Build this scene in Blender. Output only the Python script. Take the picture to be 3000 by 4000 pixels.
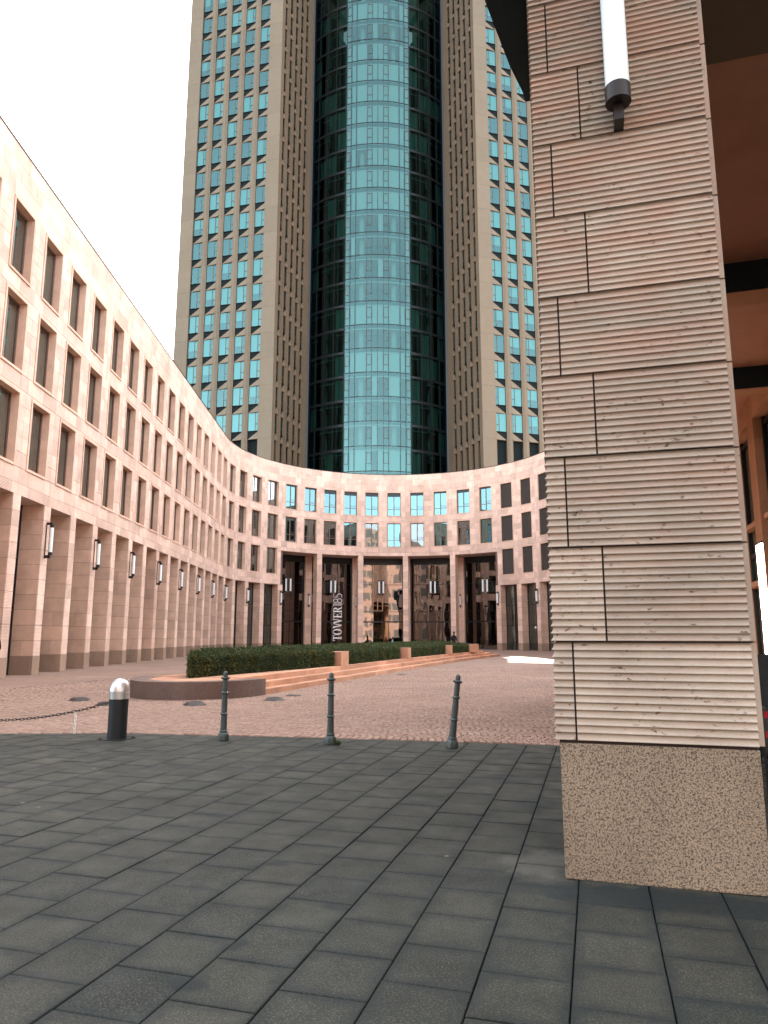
import bpy, math, random
import numpy as np
from mathutils import Vector, Matrix
from math import sin, cos, pi, radians, degrees, sqrt, atan2, asin
random.seed(7)
rng = np.random.default_rng(7)
for o in list(bpy.data.objects): bpy.data.objects.remove(o)
SC = bpy.context.scene
COL = SC.collection

# ------------------------------------------------------------------ camera
CAM_H = 1.6
PITCH = radians(9.75); YAW = radians(16.2)
cd = bpy.data.cameras.new('camera'); cam = bpy.data.objects.new('camera', cd); COL.objects.link(cam)
cd.sensor_fit = 'HORIZONTAL'; cd.sensor_width = 36.0; cd.lens = 36.0 * 2800 / 3000
cd.clip_start = 0.05; cd.clip_end = 4000
FW = Vector((-sin(YAW) * cos(PITCH), cos(YAW) * cos(PITCH), sin(PITCH)))
RT = Vector((cos(YAW), sin(YAW), 0)); UP = RT.cross(FW)
cam.matrix_world = Matrix(((RT.x, UP.x, -FW.x, 0), (RT.y, UP.y, -FW.y, 0), (RT.z, UP.z, -FW.z, CAM_H), (0, 0, 0, 1)))
SC.camera = cam

# ------------------------------------------------------------------ sky, sun, exposure
SUN_AZ = radians(4.3); SUN_EL = radians(48.0)
world = bpy.data.worlds.new('World'); SC.world = world; world.use_nodes = True
wn = world.node_tree.nodes; wl = world.node_tree.links
for n in list(wn): wn.remove(n)
sky = wn.new('ShaderNodeTexSky'); sky.sky_type = 'NISHITA'; sky.sun_disc = False
sky.sun_elevation = SUN_EL; sky.sun_rotation = SUN_AZ; sky.altitude = 100
sky.air_density = 1.0; sky.dust_density = 2.2; sky.ozone_density = 1.0
hs = wn.new('ShaderNodeHueSaturation'); hs.inputs['Saturation'].default_value = 0.34
bg = wn.new('ShaderNodeBackground'); bg.inputs['Strength'].default_value = 0.13
wo = wn.new('ShaderNodeOutputWorld')
wl.new(sky.outputs[0], hs.inputs['Color']); wl.new(hs.outputs[0], bg.inputs[0]); wl.new(bg.outputs[0], wo.inputs[0])
sl = bpy.data.lights.new('sun', 'SUN'); sl.energy = 4.5; sl.angle = radians(0.5); sl.color = (1.0, 0.93, 0.84)
sun = bpy.data.objects.new('sun', sl); COL.objects.link(sun)
sd = Vector((sin(SUN_AZ) * cos(SUN_EL), cos(SUN_AZ) * cos(SUN_EL), sin(SUN_EL)))
sun.rotation_euler = sd.to_track_quat('Z', 'Y').to_euler(); sun.location = sd * 300
vs = SC.view_settings; vs.view_transform = 'Standard'; vs.look = 'None'; vs.gamma = 1.0; vs.use_curve_mapping = False
vs.exposure = 3.2

# ------------------------------------------------------------------ materials
def newmat(name):
    m = bpy.data.materials.new(name); m.use_nodes = True
    nt = m.node_tree
    for n in list(nt.nodes): nt.nodes.remove(n)
    out = nt.nodes.new('ShaderNodeOutputMaterial')
    return m, nt, out
class NB:
    """tiny node builder"""
    def __init__(s, nt): s.nt = nt
    def n(s, t, **kw):
        nd = s.nt.nodes.new(t)
        for k, v in kw.items():
            if k.startswith('i_'):
                key = k[2:]; key = int(key) if key.isdigit() else key.replace('_', ' ')
                if hasattr(v, 'links') and hasattr(v, 'node'): s.nt.links.new(v, nd.inputs[key])
                else: nd.inputs[key].default_value = v
            else: setattr(nd, k, v)
        return nd
    def math(s, op, a, b=0.0, clamp=False):
        nd = s.nt.nodes.new('ShaderNodeMath'); nd.operation = op; nd.use_clamp = clamp
        for i, v in enumerate((a, b)):
            if hasattr(v, 'node'): s.nt.links.new(v, nd.inputs[i])
            else: nd.inputs[i].default_value = v
        return nd.outputs[0]
    def mix(s, fac, a, b, mode='MIX'):
        nd = s.nt.nodes.new('ShaderNodeMix'); nd.data_type = 'RGBA'; nd.blend_type = mode
        for k, v in ((0, fac), (6, a), (7, b)):
            if hasattr(v, 'node'): s.nt.links.new(v, nd.inputs[k])
            else: nd.inputs[k].default_value = (v if k == 0 else (*v, 1) if len(v) == 3 else v)
        return nd.outputs[2]
    def ramp(s, fac, stops):
        nd = s.nt.nodes.new('ShaderNodeValToRGB'); s.nt.links.new(fac, nd.inputs[0])
        el = nd.color_ramp.elements
        while len(el) > 1: el.remove(el[0])
        for i, (p, c) in enumerate(stops):
            e = el[0] if i == 0 else el.new(p)
            e.position = p; e.color = (c, c, c, 1) if not hasattr(c, '__len__') else (*c, 1)
        return nd.outputs[0]
    def pos(s): return s.n('ShaderNodeNewGeometry').outputs['Position']
    def noise(s, scale, vec=None, detail=4, rough=.55, dist=0):
        nd = s.n('ShaderNodeTexNoise'); nd.inputs['Scale'].default_value = scale; nd.inputs['Detail'].default_value = detail
        nd.inputs['Roughness'].default_value = rough; nd.inputs['Distortion'].default_value = dist
        s.nt.links.new(vec if vec is not None else s.pos(), nd.inputs['Vector']); return nd.outputs[0]
    def scl(s, vec, v):
        nd = s.n('ShaderNodeVectorMath', operation='MULTIPLY'); s.nt.links.new(vec, nd.inputs[0]); nd.inputs[1].default_value = v
        return nd.outputs[0]
    def rnd(s):
        a = s.n('ShaderNodeAttribute', attribute_name='rnd').outputs['Fac']; o = s.n('ShaderNodeObjectInfo').outputs['Random']
        return s.math('FRACT', s.math('ADD', a, o))
    def bump(s, h, strength, dist=.01):
        nd = s.n('ShaderNodeBump'); nd.inputs['Strength'].default_value = strength; nd.inputs['Distance'].default_value = dist
        s.nt.links.new(h, nd.inputs['Height']); return nd.outputs[0]
    def bsdf(s, out, col, rough=.8, normal=None, metal=0.0, spec=.3):
        p = s.n('ShaderNodeBsdfPrincipled')
        for k, v in (('Base Color', col), ('Roughness', rough), ('Metallic', metal), ('Specular IOR Level', spec)):
            if hasattr(v, 'node'): s.nt.links.new(v, p.inputs[k])
            else: p.inputs[k].default_value = (*v, 1) if k == 'Base Color' else v
        if normal is not None: s.nt.links.new(normal, p.inputs['Normal'])
        s.nt.links.new(p.outputs[0], out.inputs[0]); return p
M = {}
def ashlar(name, col, rib=0.0, var=.16, cloud=.18, rough=.85, pits=.0, grain=60, stain=(.5, .34, .26)):
    m, nt, out = newmat(name); b = NB(nt); p = b.pos()
    c1 = tuple(x * (1 - var) for x in col); c2 = tuple(min(.95, x * (1 + var * .7)) for x in col)
    c = b.mix(b.rnd(), c1, c2)
    cl = b.ramp(b.noise(1.3, p, 5, .65), [(.3, 1 - cloud), (.7, 1 + cloud * .3)])
    c = b.mix(1.0, c, cl, 'MULTIPLY')
    c = b.mix(b.ramp(b.noise(.35, b.scl(p, (1, 1, .25)), 4), [(.52, 0.), (.8, .45)]), c, stain, 'MULTIPLY')
    g = b.noise(grain, p, 3, .7)
    c = b.mix(b.ramp(g, [(.35, .3), (.5, 0.)]), c, tuple(x * .62 for x in col))
    if pits:
        pv = b.noise(17, b.scl(p, (1, 1, 2.2)), 5, .66)
        pm = b.ramp(pv, [(.345, 1.), (.40, 0.)])
        pm = b.math('MULTIPLY', pm, b.ramp(b.noise(2.6, b.scl(p, (1, 1, 2.2)), 3), [(.44, 0.), (.58, pits)]))
        c = b.mix(pm, c, (.06, .035, .025))
        rs = b.ramp(b.noise(3.2, b.scl(p, (.5, .5, 2.4)), 6, .7), [(.36, 0.), (.66, .8)])
        zz_ = b.n('ShaderNodeMapRange', i_0=b.n('ShaderNodeSeparateXYZ', i_0=p).outputs[2]); zz_.inputs[1].default_value = 1.0; zz_.inputs[2].default_value = 6.0; zz_.inputs[3].default_value = .25
        c = b.mix(b.math('MULTIPLY', rs, zz_.outputs[0]), c, (.41, .25, .18))
    h = g
    if rib:
        z = b.n('ShaderNodeSeparateXYZ', i_0=p).outputs[2]
        w = b.math('ABSOLUTE', b.math('SINE', b.math('MULTIPLY', z, pi / rib)))
        nrm = b.bump(w, .9, rib * .35)
        c = b.mix(b.ramp(w, [(.0, .55), (.35, 0.)]), c, tuple(x * .55 for x in col))
    else:
        nrm = b.bump(h, .25, .004)
    b.bsdf(out, c, rough, nrm, 0, .25); M[name] = m; return m
PINK = (.84, .575, .445)
ashlar('stone_rib', PINK, rib=.055, var=.20, cloud=.22)
ashlar('stone_smooth', (.70, .46, .335), var=.12, cloud=.22)
ashlar('stone_reveal', (.66, .46, .37), cloud=.2)
ashlar('stone_pillar', (.425, .372, .297), pits=1.0, cloud=.25, grain=90)
ashlar('joint', (.17, .11, .085), var=.0)
ashlar('joint_dark', (.055, .042, .036), var=.0)
ashlar('tower_stone', (.190, .152, .106), var=.05, cloud=.07, stain=(.8, .72, .66))
ashlar('tower_stone_shaded', (.155, .110, .070), var=.05, cloud=.1)  # darker copy of tower_stone for the wing sides: shade put into the colour
ashlar('step_stone', (.54, .29, .18), var=.2, cloud=.25)
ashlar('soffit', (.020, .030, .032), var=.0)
ashlar('passage_stone', (.60, .33, .185), var=.12, cloud=.12)
def granite(name, light, dark, mid, scale=55):
    m, nt, out = newmat(name); b = NB(nt); p = b.pos()
    v = b.noise(scale, p, 2, .5, .6); v2 = b.noise(scale * 1.9, p, 2, .5)
    c = b.mix(b.ramp(v, [(.40, 0.), (.50, 1.)]), mid, light)
    c = b.mix(b.ramp(v2, [(.36, 1.), (.44, 0.)]), c, dark)
    c = b.mix(1.0, c, b.ramp(b.noise(1.1, b.scl(p, (1, 1, .5)), 5, .6), [(.28, .72), (.7, 1.08)]), 'MULTIPLY')
    b.bsdf(out, c, .55, b.bump(v, .12, .003), 0, .4); M[name] = m
granite('granite', (.34, .268, .185), (.022, .020, .016), (.10, .080, .054), 78)
granite('granite_plinth', (.42, .28, .19), (.13, .085, .06), (.30, .20, .14), 70)
granite('granite_wall', (.19, .125, .10), (.05, .035, .03), (.10, .066, .054), 60)
def simple(name, col, rough=.5, metal=0., spec=.4, noise=.0, nscale=8):
    m, nt, out = newmat(name); b = NB(nt); c = col; nr = None
    if noise:
        v = b.noise(nscale, None, 5, .6)
        c = b.mix(b.ramp(v, [(.3, 0.), (.72, 1.)]), tuple(x * (1 - noise) for x in col), tuple(min(1, x * (1 + noise * .6)) for x in col))
        nr = b.bump(v, .08, .004)
    b.bsdf(out, c, rough, nr, metal, spec); M[name] = m; return m
simple('bronze', (.022, .017, .014), .45, .3, .4, .25)
simple('brass', (.30, .17, .085), .4, .6, .5, .2)
simple('frame_brown', (.16, .095, .065), .5, .1, .4, .2)
simple('frame_dark', (.008, .0115, .0125), .4, .2, .5, .2)
simple('frame_taupe', (.09, .072, .052), .5, .1, .4)
simple('mullion_teal', (.014, .026, .026), .45, .2, .5)
simple('curtain', (.40, .32, .24), .9, 0, .1, .25, 3)
simple('curtain_dark', (.11, .085, .065), .9, 0, .1, .25, 3)
simple('blind_pale', (.78, .80, .78), .8, 0, .2)
simple('blind_teal', (.55, .66, .58), .8, 0, .2, .15)
simple('band_teal', (.035, .085, .085), .6)
simple('interior', (.02, .022, .021), .9)
simple('interior_pale', (.62, .64, .62), .8)
simple('interior_mid', (.07, .09, .088), .9)
simple('dark_panel', (.006, .0105, .0105), .7, 0, .12, .15)
simple('louvre', (.075, .058, .046), .55, .1, .4)
simple('post_paint', (.042, .060, .056), .42, .0, .5, .3, 14)
simple('bollard_paint', (.007, .0115, .013), .55, 0, .4, .3, 20)
simple('alu', (.62, .64, .63), .33, .85, .5, .12, 12)
simple('iron', (.05, .042, .038), .5, .6, .5, .3, 30)
simple('white_metal', (.78, .77, .74), .4)
simple('lamp_white', (.78, .86, .84), .25, 0, .5)
simple('letter_white', (.82, .80, .77), .4)
simple('roof', (.14, .12, .11), .9, 0, .2, .2)
simple('asphalt', (.055, .055, .055), .9, 0, .2, .25, 2)
simple('red_fabric', (.30, .012, .022), .8, 0, .2, .3)
simple('black_fabric', (.012, .014, .016), .85, 0, .2)
simple('blue_fabric', (.14, .30, .38), .85, 0, .2)
simple('skin', (.42, .23, .16), .6)
simple('hair', (.03, .02, .015), .7)
simple('soil', (.07, .045, .032), .95, 0, .1, .4, 5)
simple('plaster_orange', (.58, .33, .225), .85, 0, .2, .08, 2)
simple('terrace_dark', (.03, .036, .038), .6, 0, .3, .2)
simple('paper', (.75, .74, .70), .8)
def emis(name, col, st):
    m, nt, out = newmat(name); b = NB(nt)
    p = b.bsdf(out, (.8, .8, .8), .3); p.inputs['Emission Color'].default_value = (*col, 1); p.inputs['Emission Strength'].default_value = st
    M[name] = m
emis('lamp_glow', (1, .97, .92), 1.6)
emis('sunlit_glow', (1, .95, .85), 3.0)  # emission standing in for sunlight on a passage pier
def glass(name, tint, refl, fmin, fmax, wav=0.0, wscale=.6, rough=.0):
    m, nt, out = newmat(name); b = NB(nt)
    t = b.n('ShaderNodeBsdfTransparent'); t.inputs[0].default_value = (*tint, 1)
    g = b.n('ShaderNodeBsdfGlossy'); g.inputs['Color'].default_value = (*refl, 1); g.inputs['Roughness'].default_value = rough
    if wav:
        nr = b.bump(b.noise(wscale, b.scl(b.pos(), (1, 1, .45)), 2, .4), wav, .1); nt.links.new(nr, g.inputs['Normal'])
    f = b.n('ShaderNodeLayerWeight'); f.inputs['Blend'].default_value = .35
    mr = b.n('ShaderNodeMapRange', i_0=f.outputs['Facing']); mr.inputs[3].default_value = fmin; mr.inputs[4].default_value = fmax
    mx = b.n('ShaderNodeMixShader'); nt.links.new(mr.outputs[0], mx.inputs[0]); nt.links.new(t.outputs[0], mx.inputs[1]); nt.links.new(g.outputs[0], mx.inputs[2])
    nt.links.new(mx.outputs[0], out.inputs[0]); M[name] = m
glass('glass_court', (.40, .44, .42), (.62, .74, .76), .20, .75, .05, 1.2)
glass('glass_sky', (.25, .36, .38), (.125, .235, .25), .75, .95, .03, 1.0)
glass('glass_lobby', (.22, .27, .26), (.54, .49, .46), .30, .88, .11, .6)
glass('glass_tower', (.36, .66, .64), (.125, .252, .248), .42, .85, .02, .8)
glass('glass_core', (.38, .60, .58), (.120, .222, .212), .36, .8, .015, .8)
glass('glass_flank', (.14, .26, .24), (.13, .22, .21), .25, .7, .02, .8)  # core lighter, flank darker: the reflection edge is put into the glass tints
def slabmat():
    m, nt, out = newmat('slab'); b = NB(nt); p = b.pos()
    c = b.mix(b.ramp(b.rnd(), [(0., 0.), (.12, .25), (.8, .75), (1., 1.)]), (.0165, .0222, .0165), (.0350, .0372, .0258))
    sp = b.noise(95, p, 3, .75)
    c = b.mix(b.ramp(sp, [(.50, 0.), (.66, .8)]), c, (.12, .10, .08))
    c = b.mix(b.ramp(sp, [(.26, .7), (.42, 0.)]), c, (.012, .014, .013))
    c = b.mix(1.0, c, b.ramp(b.noise(.9, p, 6, .65), [(.25, .55), (.75, 1.25)]), 'MULTIPLY')
    st = b.ramp(b.noise(2.3, p, 3, .5), [(.70, 0.), (.755, .75)])
    c = b.mix(st, c, (.013, .018, .018))
    ll = b.ramp(b.noise(.28, p, 3), [(.6, 0.), (.75, .5)])
    c = b.mix(ll, c, (.032, .031, .015))
    xyz = b.n('ShaderNodeSeparateXYZ', i_0=p); fx = b.math('DIVIDE', b.math('ADD', xyz.outputs[0], .18), .4325)
    par = b.math('PINGPONG', b.math('FLOOR', fx), 1.0); fy = b.math('DIVIDE', b.math('SUBTRACT', xyz.outputs[1], b.math('SUBTRACT', 3.98, b.math('MULTIPLY', par, .21))), .4345)
    ed = b.math('MINIMUM', b.math('PINGPONG', fx, .5), b.math('PINGPONG', fy, .5))
    ed = b.math('ADD', ed, b.math('MULTIPLY', b.math('SUBTRACT', b.noise(5, p, 4, .65), .5), .34))
    c = b.mix(b.ramp(ed, [(.0, .65), (.18, 0.)]), c, (.0085, .0138, .0130))
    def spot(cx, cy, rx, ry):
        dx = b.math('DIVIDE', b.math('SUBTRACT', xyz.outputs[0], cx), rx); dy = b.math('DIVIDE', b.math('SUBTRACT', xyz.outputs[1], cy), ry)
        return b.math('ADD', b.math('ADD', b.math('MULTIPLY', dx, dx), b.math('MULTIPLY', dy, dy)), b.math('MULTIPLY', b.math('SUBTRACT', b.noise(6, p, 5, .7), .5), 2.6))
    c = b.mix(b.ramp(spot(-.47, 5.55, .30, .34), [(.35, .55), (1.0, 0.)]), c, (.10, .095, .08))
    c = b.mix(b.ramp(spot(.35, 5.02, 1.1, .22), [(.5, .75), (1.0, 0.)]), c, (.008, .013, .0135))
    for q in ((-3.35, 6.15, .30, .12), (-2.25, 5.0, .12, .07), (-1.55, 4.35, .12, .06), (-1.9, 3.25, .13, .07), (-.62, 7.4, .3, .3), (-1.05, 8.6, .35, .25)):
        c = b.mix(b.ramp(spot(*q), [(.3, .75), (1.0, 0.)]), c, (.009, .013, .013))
    wsp = b.ramp(b.noise(7.5, p, 1, .2), [(.83, 0.), (.84, .8)])
    c = b.mix(wsp, c, (.16, .15, .13))
    b.bsdf(out, c, b.ramp(b.noise(3, p, 4), [(.3, .62), (.7, .88)]), b.bump(sp, .3, .003), 0, .3); M['slab'] = m
slabmat()
def cobmat(name, flat):
    m, nt, out = newmat(name); b = NB(nt); p = b.pos()
    c = b.mix(b.rnd(), (.255, .160, .113), (.35, .228, .167))
    if flat:
        v = b.n('ShaderNodeTexVoronoi', feature='F1'); v.inputs['Scale'].default_value = 8.5; nt.links.new(p, v.inputs['Vector'])
        c = b.mix(v.outputs['Color'], (.25, .156, .11), (.34, .222, .162))
        v2 = b.n('ShaderNodeTexVoronoi', feature='DISTANCE_TO_EDGE'); v2.inputs['Scale'].default_value = 8.5; nt.links.new(p, v2.inputs['Vector'])
        c = b.mix(b.ramp(v2.outputs['Distance'], [(.02, .8), (.09, 0.)]), c, (.13, .08, .062))
    c = b.mix(1.0, c, b.ramp(b.noise(.33, p, 5, .6), [(.3, .78), (.72, 1.12)]), 'MULTIPLY')
    c = b.mix(b.ramp(b.noise(40, p, 3, .6), [(.3, .5), (.5, 0.)]), c, (.14, .09, .07))
    c = b.mix(b.ramp(b.noise(.55, b.scl(p, (.35, 1, 1)), 5, .6), [(.60, 0.), (.78, .55)]), c, (.36, .29, .225))
    b.bsdf(out, c, .7, b.bump(b.noise(60, p, 3), .3, .004), 0, .35); M[name] = m
cobmat('cobble', False); cobmat('cobble_flat', True)
simple('cobble_joint', (.055, .034, .025), .95, 0, .1, .3, 6)
simple('slab_joint', (.012, .0175, .0165), .95, 0, .1, .3, 6)
def leafmat():
    m, nt, out = newmat('leaf'); b = NB(nt)
    c = b.mix(b.rnd(), (.016, .040, .024), (.075, .090, .022))
    c = b.mix(b.ramp(b.noise(2.2, None, 3), [(.5, 0.), (.75, .6)]), c, (.15, .12, .02))
    p = b.bsdf(out, c, .65, None, 0, .15); M['leaf'] = m
leafmat(); simple('hedge_core', (.012, .02, .014), .95, 0, .05); simple('twig', (.09, .05, .03), .9)

# ------------------------------------------------------------------ mesh helpers
ORG = {}
def org(o): return ORG.get(o.name, Vector((0, 0, 0))) if o is not None else Vector((0, 0, 0))
class MB:
    def __init__(s): s.v = []; s.f = []; s.r = []; s.mi = []; s.cr = 0.0; s.cm = 0
    def add(s, vs, fs):
        k = len(s.v); s.v += [tuple(p) for p in vs]
        for f in fs: s.f.append(tuple(i + k for i in f)); s.r.append(s.cr); s.mi.append(s.cm)
        return s
    def box(s, a, b, bev=0.0):
        x0, y0, z0 = a; x1, y1, z1 = b
        return s.hexa([(x0, y0, z0), (x1, y0, z0), (x1, y1, z0), (x0, y1, z0), (x0, y0, z1), (x1, y0, z1), (x1, y1, z1), (x0, y1, z1)])
    def hexa(s, p):
        return s.add(p, [(0, 3, 2, 1), (4, 5, 6, 7), (0, 1, 5, 4), (1, 2, 6, 5), (2, 3, 7, 6), (3, 0, 4, 7)])
    def prism(s, poly, z0, z1):
        n = len(poly); vs = [(x, y, z0) for x, y in poly] + [(x, y, z1) for x, y in poly]
        return s.add(vs, [tuple(range(n))[::-1], tuple(range(n, 2 * n))] + [(i, (i + 1) % n, n + (i + 1) % n, n + i) for i in range(n)])
    def quad(s, *p): return s.add(p, [tuple(range(len(p)))])
    def lathe(s, prof, n=20, mat=None, cx=0, cy=0):
        vs = []; m = mat or Matrix.Identity(4)
        for r, z in prof:
            for i in range(n):
                a = 2 * pi * i / n; vs.append(tuple(m @ Vector((cx + r * cos(a), cy + r * sin(a), z))))
        fs = []
        for j in range(len(prof) - 1):
            for i in range(n):
                k = (i + 1) % n; fs.append((j * n + i, j * n + k, (j + 1) * n + k, (j + 1) * n + i))
        if prof[0][0] > 1e-6: fs.append(tuple(range(n))[::-1])
        if prof[-1][0] > 1e-6: fs.append(tuple((len(prof) - 1) * n + i for i in range(n)))
        return s.add(vs, fs)
    def tube(s, pts, r, n=8, closed=False):
        pts = [Vector(p) for p in pts]; N = len(pts); vs = []
        for i, p in enumerate(pts):
            a = pts[(i - 1) % N] if (closed or i > 0) else p; c = pts[(i + 1) % N] if (closed or i < N - 1) else p
            t = (c - a).normalized(); u = t.cross(Vector((0, 0, 1)) if abs(t.z) < .9 else Vector((1, 0, 0))).normalized(); w = t.cross(u)
            for k in range(n): vs.append(tuple(p + r * (cos(2 * pi * k / n) * u + sin(2 * pi * k / n) * w)))
        fs = []
        for i in range(N if closed else N - 1):
            j = (i + 1) % N
            for k in range(n): fs.append((i * n + k, i * n + (k + 1) % n, j * n + (k + 1) % n, j * n + k))
        if not closed: fs += [tuple(range(n))[::-1], tuple((N - 1) * n + k for k in range(n))]
        return s.add(vs, fs)
    def mesh(s, name, mat, off=Vector((0, 0, 0)), smooth=False):
        me = bpy.data.meshes.new(name)
        vs = [(x - off.x, y - off.y, z - off.z) for x, y, z in s.v]
        me.from_pydata(vs, [], s.f)
        at = me.attributes.new('rnd', 'FLOAT', 'FACE'); at.data.foreach_set('value', s.r)
        for mm in (mat if isinstance(mat, (list, tuple)) else [mat]): me.materials.append(M[mm])
        if any(s.mi): me.polygons.foreach_set('material_index', s.mi)
        if smooth:
            me.polygons.foreach_set('use_smooth', [True] * len(s.f))
            try: me.set_sharp_from_angle(angle=radians(38))
            except Exception: pass
        me.update(); return me
    def build(s, name, mat, parent=None, smooth=False, **kw):
        me = s.mesh(name, mat, org(parent), smooth)
        return link(name, me, parent, None, **kw)
def link(name, me, parent=None, mw=None, label=None, cat=None, group=None, kind=None):
    o = bpy.data.objects.new(name, me); COL.objects.link(o)
    ORG[o.name] = org(parent).copy()
    if parent is not None: o.parent = parent
    if mw is not None:
        o.matrix_basis = Matrix.Translation(-org(parent)) @ mw
        ORG[o.name] = None
    tag(o, label, cat, group, kind); return o
def tag(o, label=None, cat=None, group=None, kind=None):
    if label: o['label'] = label
    if cat: o['category'] = cat
    if group: o['group'] = group
    if kind: o['kind'] = kind
    return o
def thing(name, label, cat, loc, group=None):
    o = bpy.data.objects.new(name, None); o.empty_display_size = .3; COL.objects.link(o); o.location = loc
    ORG[o.name] = Vector(loc); return tag(o, label, cat, group)
def sub(name, me, parent):
    """child that shares its parent's local frame"""
    o = bpy.data.objects.new(name, me); COL.objects.link(o); o.parent = parent; return o
def structure(o): o['kind'] = 'structure'; return o

# ------------------------------------------------------------------ plan of the horseshoe court
TH = radians(17.5); T0 = Vector((-sin(TH), cos(TH), 0)); N0 = Vector((cos(TH), sin(TH), 0))
OFF = -13.75; RC = 16.5; CC = Vector((-17.75, 65.44, 0)); S1 = 67.75; A1 = radians(197.5); S2 = S1 + pi * RC
PC = CC - Vector((T0.x * 0, 0, 0))
P1 = CC + RC * Vector((cos(A1), sin(A1), 0)); P2 = CC + RC * Vector((cos(A1 - pi), sin(A1 - pi), 0))
def frame(s):
    if s <= S1: return P1 + T0 * (s - S1), T0.copy(), N0.copy()
    if s >= S2: return P2 - T0 * (s - S2), -T0, -N0
    a = A1 - (s - S1) / RC; return CC + RC * Vector((cos(a), sin(a), 0)), Vector((sin(a), -cos(a), 0)), Vector((-cos(a), -sin(a), 0))
def fp(s, v, z):
    p, t, n = frame(s); return (p.x + n.x * v, p.y + n.y * v, z)
def fbox(mb, s0, s1, v0, v1, z0, z1):
    return mb.hexa([fp(s0, v0, z0), fp(s0, v1, z0), fp(s1, v1, z0), fp(s1, v0, z0), fp(s0, v0, z1), fp(s0, v1, z1), fp(s1, v1, z1), fp(s1, v0, z1)])
def fmat(s, v=0, z=0):
    p, t, n = frame(s); q = p + n * v
    return Matrix(((-t.x, n.x, 0, q.x), (-t.y, n.y, 0, q.y), (0, 0, 1, z), (0, 0, 0, 1)))
def fboxn(mb, s0, s1, v0, v1, z0, z1, n=4):
    for i in range(n): fbox(mb, s0 + (s1 - s0) * i / n, s0 + (s1 - s0) * (i + 1) / n, v0, v1, z0, z1)
HP = 20.6
MIDS = 93.24; BP = 2.692; BL = 2.738
bays = []          # (centre, half width, kind)
for m in range(20, 0, -1): bays.append((70.36 - BL * m, BL / 2, 'L'))
for j in range(-9, -5): bays.append((MIDS + BP * (j + .5), BP / 2, 'L' if j < -8 else 'A'))
bays[-1] = (78.43 - .003, BP / 2 + .01, 'A')
CEN = [78.43, 81.15, 83.75, 86.27, 88.78, 91.36, 94.0, 96.74, 99.56, 102.4, 105.25, 108.12, 111.03, 113.93, 116.83]
BND = [(a + b_) / 2 for a, b_ in zip(CEN[:-1], CEN[1:])]
for i in range(13): bays.append(((BND[i] + BND[i + 1]) / 2, (BND[i + 1] - BND[i]) / 2, 'C' if i < 10 else 'R'))
cedge = BND[:11]
sr = BND[13]
for m in range(14): bays.append((sr + BL * (m + .5), BL / 2, 'R'))
SA = bays[0][0] - bays[0][1]; SZ = bays[-1][0] + bays[-1][1]
ROWT = (18.4, 14.7, 11.0); WH = 2.8; WW = 1.58; AT = 7.05; DT = 10.8; CS = cedge[0]; CE = cedge[10]; MIDS = (cedge[4] + cedge[6]) / 2

cb = thing('courtyard_building', 'pink stone horseshoe office building curving round the courtyard', 'building', (-29, 48, 0))
# --- panels
PAN = []   # (corner spec, material)
def pan(s0, s1, v0, v1, z0, z1, mat='stone_rib', g=.006):
    if s1 - s0 < .02 or z1 - z0 < .05: return
    PAN.append((s0 + g, s1 - g, v0, v1, z0 + g, z1 - g, mat))
TOPC = [20.6, 19.93, 19.27, 18.6]
def band(s0, s1, z0, z1, n, ph):
    ph += .11
    w = (s1 - s0) / n
    xs = [s0] + [s0 + w * (i + ph) for i in range(n + 1) if s0 + .05 < s0 + w * (i + ph) < s1 - .05] + [s1]
    for a, b_ in zip(xs[:-1], xs[1:]): pan(a, b_, -.04, 0, z0, z1)
for bi, (sc, hw, kd) in enumerate(bays):
    s0, s1 = sc - hw, sc + hw
    for i in range(3): band(s0, s1, TOPC[i + 1], TOPC[i], 2, (.0, .5, .25)[i])
    nrow = 2 if kd == 'C' else 3
    for r in range(nrow):
        zt = 18.6 - 3.7 * r
        for c in range(5):
            z1 = zt - .6167 * c; z0 = z1 - .6167
            if c == 0: z1_ = z1
            pan(s0, sc - WW / 2 - .1, -.04, 0, z0, z1); pan(sc + WW / 2 + .1, s1, -.04, 0, z0, z1)
            if c == 0: pan(sc - WW / 2 - .1, sc + WW / 2 + .1, -.04, 0, 18.5 - 3.7 * r, z1)
        band(s0, s1, zt - 3.7, zt - 3.7 + .6167, 2, (.0, .5)[(bi + r) % 2])
        pan(sc - WW / 2 - .1, sc + WW / 2 + .1, -.04, 0, zt - 3.7 + .6167, zt - 3.7 + .62)
    if kd == 'C': band(s0, s1, DT, 11.2, 2, .5)
    else: band(s0, s1, AT, 7.5, 2, .5)
# backing wall with reveals
bw = MB(); rv = MB()
for sc, hw, kd in bays:
    s0, s1 = sc - hw, sc + hw; lo = DT if kd == 'C' else AT
    fboxn(bw, s0, s1, -.55, -.05, 18.5, HP - .01)
    for r in range(2 if kd == 'C' else 3):
        zt = 18.5 - 3.7 * r; zb = zt - 3.0
        fbox(rv, s0, sc - WW / 2 - .012, -.55, -.045, zb, zt); fbox(rv, sc + WW / 2 + .012, s1, -.55, -.045, zb, zt)
        fboxn(bw, s0, s1, -.55, -.05, (zb - .7) if r < 2 and not (kd == 'C' and r == 1) else lo, zb)
bw.build('backing_wall', 'joint', cb); rv.build('window_reveal', 'stone_reveal', cb)
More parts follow.
